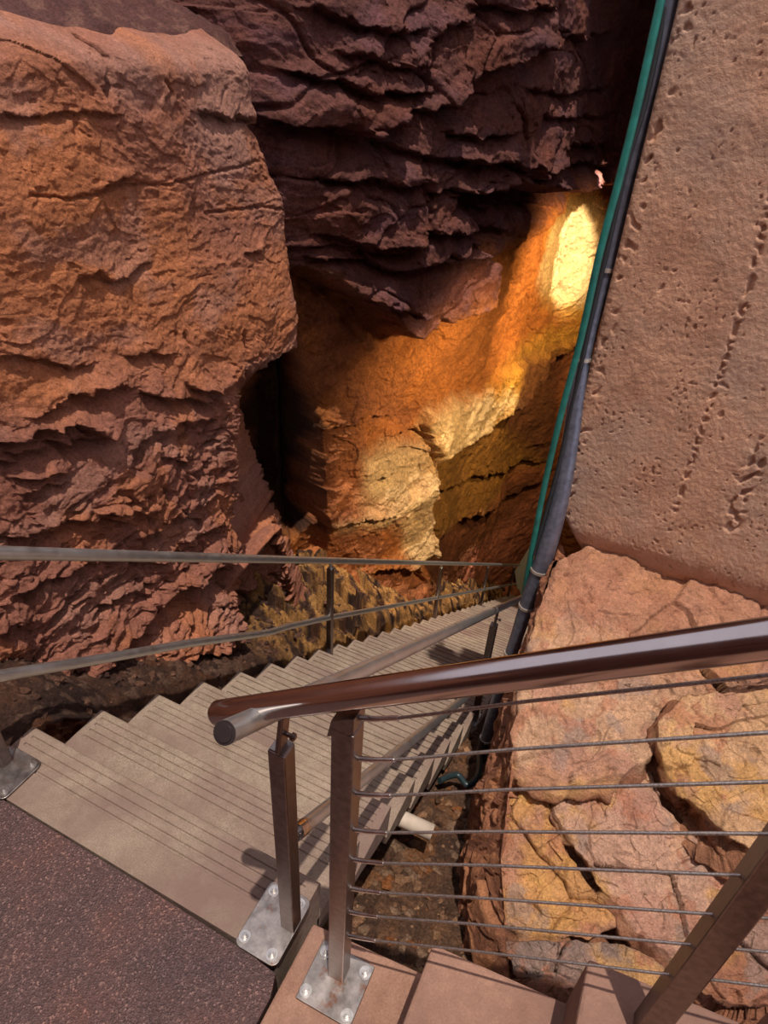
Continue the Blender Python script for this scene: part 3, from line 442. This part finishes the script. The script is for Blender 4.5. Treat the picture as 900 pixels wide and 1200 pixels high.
bot = np.maximum(stair_z(np.maximum(by, 2.)) - .9, -8.2); Z = 3.9 + (bot - 3.9) * T
dist = np.hypot(bx - 1.6, by + .8); 
wu = U + .16 * fbm(U * 1.1, Z * 1.1, 3, 221); wz = Z + .16 * fbm(U * 1.1 + 9, Z * 1.1, 3, 222)
pur = polysd(U + .05 * fbm(U * 3, Z * 3, 3, 223), Z, BACK_COLOURS[0][2], 1.0); up_ = sst(-.15, .1, pur)
c1, e1, i1 = cells(wu * 1.1, wz * 2.3 - .2 * wu, 241); c2, e2, i2 = cells(wu * 3.2, wz * 6.0 - .5 * wu, 251); c3, e3, i3 = cells(wu * 9 + wz, wz * 15, 261)
lay = wz * 5.2 + .5 * fbm(wu * .9, wz * .8, 4, 270); fr = lay - np.floor(lay); led = fr * hsh(np.floor(lay), np.floor(wu * 1.3 + .37 * np.floor(lay)), np.zeros_like(lay), 277)
h = .10 * fbm(U * .7, Z * .7, 3, 231) + up_ * (  .034 * c1 + .012 * c2 + .006 * c3 + .035 * led) + (1 - up_) * (.018 * c1 + .014 * c2 + .008 * c3) + .02 * fbm(U * 4, Z * 6, 5, 281) + .006 * fbm(U * 20, Z * 24, 3, 283)
h -= up_ * .03 * np.exp(-(e1 / .04) ** 2) 
h += carve(U, Z, BACK_FEATURES, .5)
# rubble at the foot near the railing
foot = sst(.9, .3, Z - bot); h += foot * (.10 * cells(wu * 3.5, wz * 3.5, 291)[0] + .06)
X = bx + nx * h; Y = by + ny * h
rgb = np.ones(X.shape + (3,)) * np.array(srgb(176, 106, 60)); rgb = mixc(rgb, np.array(srgb(138, 78, 50)), sst(-.1, .5, fbm(U * 1.6, Z * 1.6, 5, 321)) * .55); rgb = mixc(rgb, OCHRE, sst(.0, .5, fbm(U * 1.3 + 7, Z * 1.7, 5, 331)) * .6)
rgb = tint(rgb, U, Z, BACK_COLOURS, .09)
rgb = mixc(rgb, np.array(srgb(126, 84, 88)), up_ * sst(.0, .5, fbm(U * 2.2, Z * 3.5, 5, 341)) * .6); rgb = mixc(rgb, np.array(srgb(134, 76, 56)), up_ * sst(.0, .5, fbm(U * 1.2 + 3, Z * 1.6, 4, 351)) * .6)
rgb = mixc(rgb, np.array(srgb(190, 120, 60)), foot * sst(-.1, .4, fbm(U * 3, Z * 3, 4, 361)) * .5)
rgb = rgb * (1 + .16 * (i2 - .5))[..., None]
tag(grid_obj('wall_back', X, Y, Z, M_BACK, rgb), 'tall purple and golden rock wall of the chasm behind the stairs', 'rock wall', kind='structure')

# ------------------------------------------------------------------ soil strips
def soil(name, xs, ys, zf, rgbf, label, flip=False, n=(150, 260)):
    a = np.linspace(*xs, n[0]); b = np.linspace(*ys, n[1]); X, Y = np.meshgrid(a, b, indexing='ij')
    c, e, i = cells(X * 26, Y * 26, 401); c2, e2, i2 = cells(X * 9, Y * 9, 411)
    Z = zf(X, Y) + .05 * fbm(X * 3, Y * 3, 5, 421) + .010 * np.exp(-((1 - np.clip(e * 2, 0, 1)) / .6) ** 2) * (i > .45) + .012 * (i2 > .7) * np.clip(e2 * 3, 0, 1) + .008 * fbm(X * 24, Y * 24, 3, 431)
    rgb = rgbf(X, Y, i, i2); return tag(grid_obj(name, X, Y, Z, M_SOIL, rgb, flip), label, 'soil', kind='structure')
def soil_rgb(X, Y, i, i2):
    r = np.ones(X.shape + (3,)) * np.array(srgb(104, 76, 58)); r = mixc(r, np.array(srgb(138, 98, 70)), sst(-.1, .5, fbm(X * 5, Y * 5, 5, 441)) * .7); r = mixc(r, np.array(srgb(70, 50, 42)), sst(.1, .5, fbm(X * 3 + 4, Y * 3, 4, 451)) * .6)
    r = mixc(r, np.array(srgb(172, 138, 110)), ((i > .86) * .6).astype(float)); return mixc(r, np.array(srgb(158, 104, 62)), ((i2 > .9) * .5).astype(float))
soil('soil_pit', (.9, 1.95), (-.35, 2.6), lambda X, Y: np.interp(Y, [-.4, .2, .45, .735, 1.07, 1.68, 2.6], [-.72, -.76, -.86, -1.02, -1.17, -1.46, -2.1]) + .06 * np.clip(X - 1.35, 0, 1), soil_rgb, 'stony brown soil in the pit between the stairs and the boulders', n=(260, 640))
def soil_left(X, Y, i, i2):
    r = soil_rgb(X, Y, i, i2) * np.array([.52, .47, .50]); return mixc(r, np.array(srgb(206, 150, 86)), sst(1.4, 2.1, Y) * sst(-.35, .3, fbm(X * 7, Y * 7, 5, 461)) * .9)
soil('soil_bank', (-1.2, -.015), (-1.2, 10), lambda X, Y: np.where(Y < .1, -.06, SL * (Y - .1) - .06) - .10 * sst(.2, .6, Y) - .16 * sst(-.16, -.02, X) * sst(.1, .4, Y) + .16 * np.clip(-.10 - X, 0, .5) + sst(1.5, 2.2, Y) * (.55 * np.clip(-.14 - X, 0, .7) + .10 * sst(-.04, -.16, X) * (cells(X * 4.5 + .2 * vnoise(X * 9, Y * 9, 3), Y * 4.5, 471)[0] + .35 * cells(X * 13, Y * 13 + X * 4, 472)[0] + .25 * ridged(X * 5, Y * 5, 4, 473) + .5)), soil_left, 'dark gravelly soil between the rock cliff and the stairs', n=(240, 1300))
def stones(name, n, place, sizes, label, cols):
    V = []; F = []; ico = bmesh.new(); bmesh.ops.create_icosphere(ico, subdivisions=1, radius=1); iv = np.array([v.co[:] for v in ico.verts]); fi = [tuple(v.index for v in q.verts) for q in ico.faces]; ico.free(); rg = []
    for q in range(n):
        x, y, z = place(); s = sizes[0] + (sizes[1] - sizes[0]) * random.random() ** 3; w_ = iv * (1 + .28 * RNG.standard_normal((len(iv), 1))) * np.array([1, .6 + .5 * random.random(), .45 + .4 * random.random()]) * s
        a = random.random() * 6.28; w_ = np.stack([w_[:, 0] * math.cos(a) - w_[:, 1] * math.sin(a), w_[:, 0] * math.sin(a) + w_[:, 1] * math.cos(a), w_[:, 2]], 1) + np.array([x, y, z + s * .2]); F += [tuple(i + len(V) for i in t) for t in fi]; V += [tuple(r) for r in w_]; rg += [np.array(srgb(*random.choice(cols))) * (.7 + .5 * random.random())] * len(iv)
    me = bpy.data.meshes.new(name); me.from_pydata(V, [], F); at = me.color_attributes.new('rock_colour', 'FLOAT_COLOR', 'POINT'); at.data.foreach_set('color', np.concatenate([np.array(rg), np.ones((len(rg), 1))], 1).ravel().astype(np.float32))
    return tag(link(name, me, M_SOIL), label, 'gravel', kind='stuff')
def on(name):
    from mathutils.bvhtree import BVHTree
    o = bpy.data.objects[name]; t = BVHTree.FromPolygons([v.co[:] for v in o.data.vertices], [tuple(q.vertices) for q in o.data.polygons]); return t
PITT = on('soil_pit'); BANKT = on('soil_bank')
def drop(t, x, y):
    h_ = t.ray_cast(Vector((x, y, 3)), Vector((0, 0, -1))); return (x, y, h_[0].z if h_[0] else -9)
COLS = [(120, 86, 64), (150, 110, 82), (96, 66, 50), (176, 132, 98), (150, 92, 52)]
stones('gravel', 900, lambda: drop(PITT, 1.0 + .75 * random.random(), -.1 + 2.1 * random.random()), (.004, .030), 'loose brown stones scattered over the soil of the pit', COLS)
stones('gravel', 900, lambda: drop(BANKT, -.55 + .50 * random.random(), -.6 + 3.6 * random.random()), (.004, .026), 'small dark stones lying along the left edge of the stairs', [(96, 66, 54), (120, 84, 66), (70, 48, 42)])
m = MB(); m.rbox((1, 5, -8.3), (8, 16, .3), 0)
b_ = m.build('ground', plain('chasm_floor', srgb(110, 72, 50), .9)); tag(b_, 'floor of the chasm below the stairs', 'ground', kind='structure')

# ------------------------------------------------------------------ boulders on the right
def star_rock(name, z0, k, kx, th, poly, label, tone, seed):
    P = np.array(poly); c = P.mean(0); seglen = np.hypot(*(np.roll(P, -1, 0) - P).T)
    nth, nr, nside = 300, 110, 46
    dens = np.concatenate([a + (b - a) * np.linspace(0, 1, max(2, int(40 * L / seglen.mean())), endpoint=False)[:, None] for a, b, L in zip(P, np.roll(P, -1, 0), seglen)])
    d = np.concatenate([[0], np.cumsum(np.hypot(*(np.diff(np.vstack([dens, dens[:1]]), axis=0).T)))]); s = np.linspace(0, d[-1], nth, endpoint=False)
    ring = np.vstack([dens, dens[:1]]); bx = np.interp(s, d, ring[:, 0]); by = np.interp(s, d, ring[:, 1])
    for _ in range(3): bx = .25 * np.roll(bx, 1) + .5 * bx + .25 * np.roll(bx, -1); by = .25 * np.roll(by, 1) + .5 * by + .25 * np.roll(by, -1)
    jag = .012 * vnoise(bx * 14, by * 14, seed) + .006 * vnoise(bx * 40, by * 40, seed + 1)
    ang = np.arctan2(by - c[1], bx - c[0]); bx = bx + np.cos(ang) * jag; by = by + np.sin(ang) * jag
    rho = np.concatenate([np.linspace(0, 1, nr) ** .8, np.ones(nside)]); dn = np.concatenate([np.zeros(nr), np.linspace(0, 1, nside + 1)[1:]])
    R, B = np.meshgrid(rho, np.arange(nth), indexing='ij'); D = np.repeat(dn[:, None], nth, 1)
    X = c[0] + (bx[None] - c[0]) * R; Y = c[1] + (by[None] - c[1]) * R
    edge = (1 - R) * np.hypot(bx - c[0], by - c[1])[None]
    nrm = np.array([-kx, -k, 1.]); nrm /= np.linalg.norm(nrm)
    wx = X + .05 * fbm(X * 3, Y * 3, 3, seed + 2); wy = Y + .05 * fbm(X * 3 + 5, Y * 3, 3, seed + 3)
    c1, e1, i1 = cells(wx * 3.2, wy * 3.2, seed + 4); c2, e2, i2 = cells(wx * 9, wy * 9, seed + 5); c3, e3, i3 = cells(wx * 26, wy * 26, seed + 6)
    h = .024 * c1 + .009 * c2 + .0045 * c3 + .035 * fbm(X * 2.2, Y * 2.2, 5, seed + 7) + .004 * fbm(X * 40, Y * 40, 3, seed + 8)
    h -= .012 * np.exp(-(edge / .016)) + .012 * np.exp(-(e1 / .03) ** 2) * (i1 > .45) + .014 * ((i3 > .93) * np.clip(e3 * 2, 0, 1))
    h *= np.where(D > 0, .4, 1.)
    side = .05 * cells(s[None] * 6 + 0 * D, D * th * 9, seed + 9)[0] + .02 * fbm(s[None] * 14 + 0 * D, D * th * 14, 4, seed + 10)
    sx = np.cos(ang)[None]; sy = np.sin(ang)[None]; sm = sst(0, .15, D)
    X = X + nrm[0] * h + sx * (side * sm - .02 * D); Y = Y + nrm[1] * h + sy * (side * sm - .02 * D)
    Z = z0 + k * ((c[1] + (by[None] - c[1]) * R) - 1.75) + kx * ((c[0] + (bx[None] - c[0]) * R) - 1.6) + nrm[2] * h - D * th
    base = [srgb(196, 154, 122), srgb(200, 156, 116), srgb(190, 148, 124), srgb(198, 144, 92), srgb(140, 116, 104), srgb(160, 108, 82)][tone]
    rgb = np.ones(X.shape + (3,)) * np.array(base)
    rgb = mixc(rgb, np.array(srgb(206, 154, 88)), sst(.05, .5, fbm(X * 3.5, Y * 3.5 + Z, 5, seed + 11)) * .7); rgb = mixc(rgb, np.array(srgb(176, 126, 106)), sst(.05, .5, fbm(X * 4 + 9, Y * 4 + Z, 5, seed + 12)) * .7)
    rgb = mixc(rgb, np.array(srgb(150, 128, 118)), sst(.2, .55, fbm(X * 5 + 19, Y * 5, 5, seed + 13)) * .6); rgb = mixc(rgb, np.array(srgb(178, 116, 88)), sst(.25, .5, fbm(X * 7 + 29, Y * 7, 4, seed + 14)) * .6)
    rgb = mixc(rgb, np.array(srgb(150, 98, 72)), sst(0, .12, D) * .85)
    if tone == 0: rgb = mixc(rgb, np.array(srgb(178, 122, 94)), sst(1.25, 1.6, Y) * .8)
    X2 = np.concatenate([X, X[:, :1]], 1); Y2 = np.concatenate([Y, Y[:, :1]], 1); Z2 = np.concatenate([Z, Z[:, :1]], 1); C2_ = np.concatenate([rgb, rgb[:, :1]], 1)
    o = grid_obj(name, X2, Y2, Z2, M_BOULD, C2_, False)
    bm = bmesh.new(); bm.from_mesh(o.data); bmesh.ops.remove_doubles(bm, verts=bm.verts, dist=.0004); bm.to_mesh(o.data); bm.free()
    o.data.polygons.foreach_set('use_smooth', [True] * len(o.data.polygons))
    return tag(o, label, 'boulder', 'boulders beside the steps')
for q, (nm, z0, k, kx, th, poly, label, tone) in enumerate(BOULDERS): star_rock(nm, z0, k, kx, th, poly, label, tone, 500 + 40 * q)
# the steep split side of the rock mass towards the stairs
TP = np.array([(1.40, 1.95, .12), (1.418, 1.718, .085), (1.43, 1.426, -.04), (1.50, .96, -.235), (1.54, .834, -.29), (1.60, .57, -.40), (1.69, .379, -.48), (1.78, .2, -.56)])
MP = np.array([(1.405, 1.95, -.25), (1.412, 1.70, -.28), (1.395, 1.40, -.36), (1.435, .96, -.54), (1.465, .834, -.57), (1.525, .57, -.62), (1.60, .379, -.68), (1.68, .2, -.72)])
BP = np.array([(1.40, 1.98, -1.75), (1.40, 1.66, -1.60), (1.385, 1.36, -1.5), (1.415, .98, -1.35), (1.445, .80, -1.2), (1.51, .57, -1.1), (1.58, .40, -1.0), (1.70, .2, -.95)])
v = np.linspace(0, 7, 420); u = np.linspace(0, 2, 240); ip = lambda A_, k: np.interp(v, np.arange(8), A_[:, k])
U, V = np.meshgrid(u, v, indexing='ij'); wt = [np.clip(1 - U, 0, 1), 1 - np.abs(U - 1), np.clip(U - 1, 0, 1)]
XYZ = [sum(w * ip(A_, k)[None] for w, A_ in zip(wt, (TP, MP, BP))) for k in range(3)]
wv = XYZ[1] + .1 * fbm(XYZ[1] * 4, XYZ[2] * 4, 3, 900)
c1, e1, i1 = cells(wv * 7, XYZ[2] * 2.2, 901); c2, e2, i2 = cells(wv * 20, XYZ[2] * 6, 911)
h = .02 * c1 + .010 * c2 + .014 * fbm(wv * 12, XYZ[2] * 4, 4, 921) - .03 * np.exp(-(e1 / .06) ** 2); h *= sst(0, .1, U) * .9 + .1
h -= .12 * np.exp(-((XYZ[1] - 1.36 - .10 * XYZ[2]) / .035) ** 2) * sst(.1, .3, U)
h += .0 * sst(1.36, 1.46, XYZ[1]) * sst(.15, .3, U)
XYZ[0] = XYZ[0] - h
rgb = np.ones(U.shape + (3,)) * np.array(srgb(164, 108, 78)); rgb = mixc(rgb, np.array(srgb(124, 80, 60)), sst(-.1, .4, fbm(wv * 8, XYZ[2] * 3, 4, 931)) * .7); rgb = mixc(rgb, np.array(srgb(196, 134, 92)), sst(.2, .5, fbm(wv * 10, XYZ[2] * 4, 4, 941)) * .6)
tag(grid_obj('rock_flank', XYZ[0], XYZ[1], XYZ[2], M_BOULD, rgb, False), 'steep brown split flank of the boulder slope beside the grey conduit', 'rock face', kind='structure')
# bedrock under the boulders
a = np.linspace(1.50, 4.2, 150); b = np.linspace(-.05, 2.4, 150); X, Y = np.meshgrid(a, b, indexing='ij'); Z = -.10 + .42 * (Y - 1.75) + .04 * fbm(X * 3, Y * 3, 5, 960) - .10 * sst(1.0, .5, Y) - .3 * sst(1.62, 1.5, X)
rgb = np.ones(X.shape + (3,)) * np.array(srgb(120, 84, 66)); tag(grid_obj('bedrock', X, Y, Z, M_SOIL, rgb), 'dark broken bedrock showing in the clefts between the boulders', 'rock', kind='structure')

# ------------------------------------------------------------------ concrete wall, right
WY = 1.80
zr = np.concatenate([np.linspace(.06, .42, 60)[:-1], np.linspace(.42, 2.5, 420)[:-1], np.linspace(2.5, 4.6, 40)])
xl = np.interp(zr, [.06, .108, .145, .20, .28, .36, .40, 1.2, 2.2, 3.4, 4.6], [1.54, 1.525, 1.50, 1.47, 1.42, 1.375, 1.362, 1.356, 1.352, 1.340, 1.335])
tc = np.concatenate([np.linspace(0, .55, 420)[:-1], np.linspace(.55, 1, 80)]); T_, Z = np.meshgrid(tc, zr, indexing='ij')
X = xl[None] + (3.8 - xl[None]) * T_
d = .006 * fbm(X * 2, Z * 2, 4, 700) + .0006 * fbm(X * 14, Z * 14, 4, 701) + .0012 * fbm(X * 60, Z * 60, 3, 702)
pit = sst(.62, .80, vnoise(X * 62, Z * 62, 703) + .40 * fbm(X * 5, Z * 5, 3, 704)) + 1.3 * sst(.72, .85, vnoise(X * 27, Z * 27, 705) + .25 * fbm(X * 3, Z * 3, 3, 706)); d -= .005 * pit
def pits(pts, w, dep, sd, dens=30, thr=.1):
    D, _ = pldist(X, Z, pts, .2); q = sst(thr, thr + .25, vnoise(X * dens, Z * dens, sd)); return dep * q * np.exp(-(D / w) ** 2)
d -= pits([(a + .035, z) for a, z in zip(xl[40::30], zr[40::30])], .020, .012, 711, 30, .22)
for q, s in WALL_SEAMS: d -= pits(q, .010, .012, s, 40, -.05)
d -= pits(WALL_SCAR, .03, .02, 731, 26, .0)
low_ = sst(.36, .06, Z); d += .004 * low_ * fbm(X * 4, Z * 9, 4, 741) - .06 * low_ ** 2
edge = X - xl[None]; d -= .012 * np.exp(-(edge / .008))
Y = WY - d
Xb = np.concatenate([X[:1] * 0 + xl[None], X], 0); Yb = np.concatenate([Y[:1] * 0 + 2.35, Y], 0); Zb = np.concatenate([Z[:1], Z], 0)
tag(grid_obj('wall_right', Xb, Yb, Zb, M_CONC, None, False), 'tall rough pinkish grey cast concrete wall standing on the boulders', 'concrete wall', kind='structure')
m = MB(); m.prism([(1.57, 1.87), (3.8, 1.87), (3.8, 2.35), (1.57, 2.35)], .14, 4.6, 0); wb = m.build('wall_right', M_CONC); tag(wb, 'body of the concrete wall', 'concrete wall', kind='structure')

# ------------------------------------------------------------------ pipes
def smooth_path(pts, n=8):
    P = [Vector(p) for p in pts]; out = []
    for i in range(len(P) - 1):
        p0, p1, p2, p3 = P[max(i - 1, 0)], P[i], P[i + 1], P[min(i + 2, len(P) - 1)]
        for k in range(n):
            t = k / n; out.append(.5 * ((2 * p1) + (p2 - p0) * t + (2 * p0 - 5 * p1 + 4 * p2 - p3) * t * t + (3 * p1 - p0 - 3 * p2 + p3) * t ** 3))
    return out + [P[-1]]
co = thing('conduit', 'grey metal conduit running down the edge of the concrete wall into the pit', 'pipe', (1.28, 1.70, -1.4))
CPTS = CONDUIT
m = MB(); m.tube(smooth_path([p[:3] for p in CPTS]), [r for r in np.interp(np.linspace(0, len(CPTS) - 1, 8 * (len(CPTS) - 1) + 1), np.arange(len(CPTS)), [p[3] for p in CPTS])], 18); m.build('pipe', M_COND, co)
cpath = smooth_path([p[:3] for p in CPTS], 8); crad = np.interp(np.linspace(0, len(CPTS) - 1, len(cpath)), np.arange(len(CPTS)), [p[3] for p in CPTS])
def near(z): return min(range(len(cpath)), key=lambda i: abs(cpath[i].z - z))
for z in CLAMPS:
    i = near(z); p = cpath[i]; d = (cpath[min(i + 1, len(cpath) - 1)] - cpath[max(0, i - 1)]).normalized(); m = MB(); m.tube([p - d * .007, p + d * .007], crad[i] + .005, 18); m.build('clamp', M_STRAP, co)
m = MB(); p = cpath[-1]; m.tube([p + Vector((0, 0, .16)), p + Vector((0, 0, .02)), p + Vector((.0, .0, -.10))], .034, 16); m.build('boot', M_DARK, co)
m = MB(); m.tube(smooth_path(GREENP), .0135, 14); g_ = tag(m.build('pipe', M_GREEN), 'thin green painted pipe hanging left of the grey conduit', 'pipe')
m = MB(); m.tube(smooth_path(CABLEP), .010, 10); tag(m.build('cable', M_DARK), 'black cable squeezed between the green pipe and the conduit', 'cable')
pv = thing('drain_pipe', 'short white plastic pipe stub poking out from under the stair edge', 'pipe', (1.17, .71, -.80))
m = MB(); d = Vector((1, .12, -.16)).normalized(); p = Vector((1.06, .735, -.775))
bm = bmesh.new(); seg_ = 24; rings = [(0, .036), (.02, .036), (.235, .036), (.235, .030), (.05, .030)]
n_ = Vector((0, 0, 1)); s_ = d.cross(n_).normalized(); n_ = s_.cross(d); V = []; F = []
for l_, r_ in rings:
    for k in range(seg_): t_ = 2 * math.pi * k / seg_; V.append(p + d * l_ + (s_ * math.cos(t_) + n_ * math.sin(t_)) * r_)
for i in range(len(rings) - 1):
    for k in range(seg_): F.append((i * seg_ + k, i * seg_ + (k + 1) % seg_, (i + 1) * seg_ + (k + 1) % seg_, (i + 1) * seg_ + k))
bm.free(); m.add(V, F); m.build('pipe', M_PVC, pv)
m = MB(); m.tube([p - d * .02, p + d * .05], .041, 24); m.build('collar', M_PVC, pv)
hs = MB(); hs.tube(smooth_path(HOSE), .017, 12); tag(hs.build('hose', plain('hose_black', (.018, .03, .032), .35)), 'dark hose lying on the soil at the foot of the conduit', 'hose')
pan = MB(); pan.prism(PANEL, 0, .06, .004, Matrix.Translation((0, PANEL_Y, 0)) @ Matrix.Rotation(math.pi / 2, 4, 'X')); tag(pan.build('board', M_PANEL), 'pale board standing behind the conduit at the foot of the stairs', 'board')

# ------------------------------------------------------------------ rock slab added beyond the frame to shade the far end
def roof(name, x0, x1, y0, y1, z, label):
    a = np.linspace(x0, x1, 70); b = np.linspace(y0, y1, 70); X, Y = np.meshgrid(a, b, indexing='ij'); e = np.minimum(np.minimum(X - x0, x1 - X), np.minimum(Y - y0, y1 - Y))
    Z = z + .15 * fbm(X, Y, 4, 970) + .25 * sst(.5, 0, e); m = MB(); n = 70
    lo = np.stack([X, Y, Z], -1).reshape(-1, 3); hi = lo.copy(); hi[:, 2] = z + .9; F = []
    for i in range(n - 1):
        for j in range(n - 1): q = i * n + j; F.append((q, q + 1, q + n + 1, q + n)); F.append((q + n * n, q + n + n * n, q + n + 1 + n * n, q + 1 + n * n))
    br = [i * n for i in range(n)] + [(n - 1) * n + j for j in range(1, n)] + [i * n + n - 1 for i in range(n - 2, -1, -1)] + [j for j in range(n - 2, 0, -1)]
    for a_, b_ in zip(br, br[1:] + br[:1]): F.append((a_, b_, b_ + n * n, a_ + n * n))
    m.add(np.vstack([lo, hi]), F); o = m.build(name, plain('shade_slab_rock', srgb(110, 66, 58), .9, 0, .3, 6)); return tag(o, label, 'rock', kind='structure')
ROOFS()

# ------------------------------------------------------------------ light, sky, camera
def lamp(name, typ, loc, energy, col, **kw):
    l = bpy.data.lights.new(name, typ); l.energy = energy; l.color = col
    for k, v in kw.items(): setattr(l, k, v)
    o = bpy.data.objects.new(name, l); COL.objects.link(o); o.location = loc; return o
def aim(o, d): o.rotation_euler = Vector(d).to_track_quat('-Z', 'Y').to_euler()
LIGHTS()
w = bpy.data.worlds.new('world'); SC.world = w; w.use_nodes = True; bg = w.node_tree.nodes['Background']; bg.inputs[0].default_value = (*SKYC, 1); bg.inputs[1].default_value = SKYS
cam = bpy.data.cameras.new('camera'); co_ = bpy.data.objects.new('camera', cam); COL.objects.link(co_); SC.camera = co_
cam.sensor_fit = 'HORIZONTAL'; cam.sensor_width = 36; cam.lens = 36 * 770.497 / 900; cam.clip_start = .02; cam.clip_end = 200
hd, pt, ro = -.411597, .605253, .066089
fwd = Vector((math.sin(hd) * math.cos(pt), math.cos(hd) * math.cos(pt), -math.sin(pt))); rt = Vector((math.cos(hd), -math.sin(hd), 0)); upv = rt.cross(fwd)
r2 = rt * math.cos(ro) + upv * math.sin(ro); u2 = -rt * math.sin(ro) + upv * math.cos(ro)
co_.matrix_world = Matrix(((r2.x, u2.x, -fwd.x, 1.64848), (r2.y, u2.y, -fwd.y, -.82120), (r2.z, u2.z, -fwd.z, 1.99435), (0, 0, 0, 1)))
vs_ = SC.view_settings; vs_.view_transform = 'Standard'; vs_.look = 'None'; vs_.gamma = 1; vs_.exposure = EXPO
try: vs_.use_curve_mapping = False
except Exception: pass
SC.cycles.max_bounces = 6
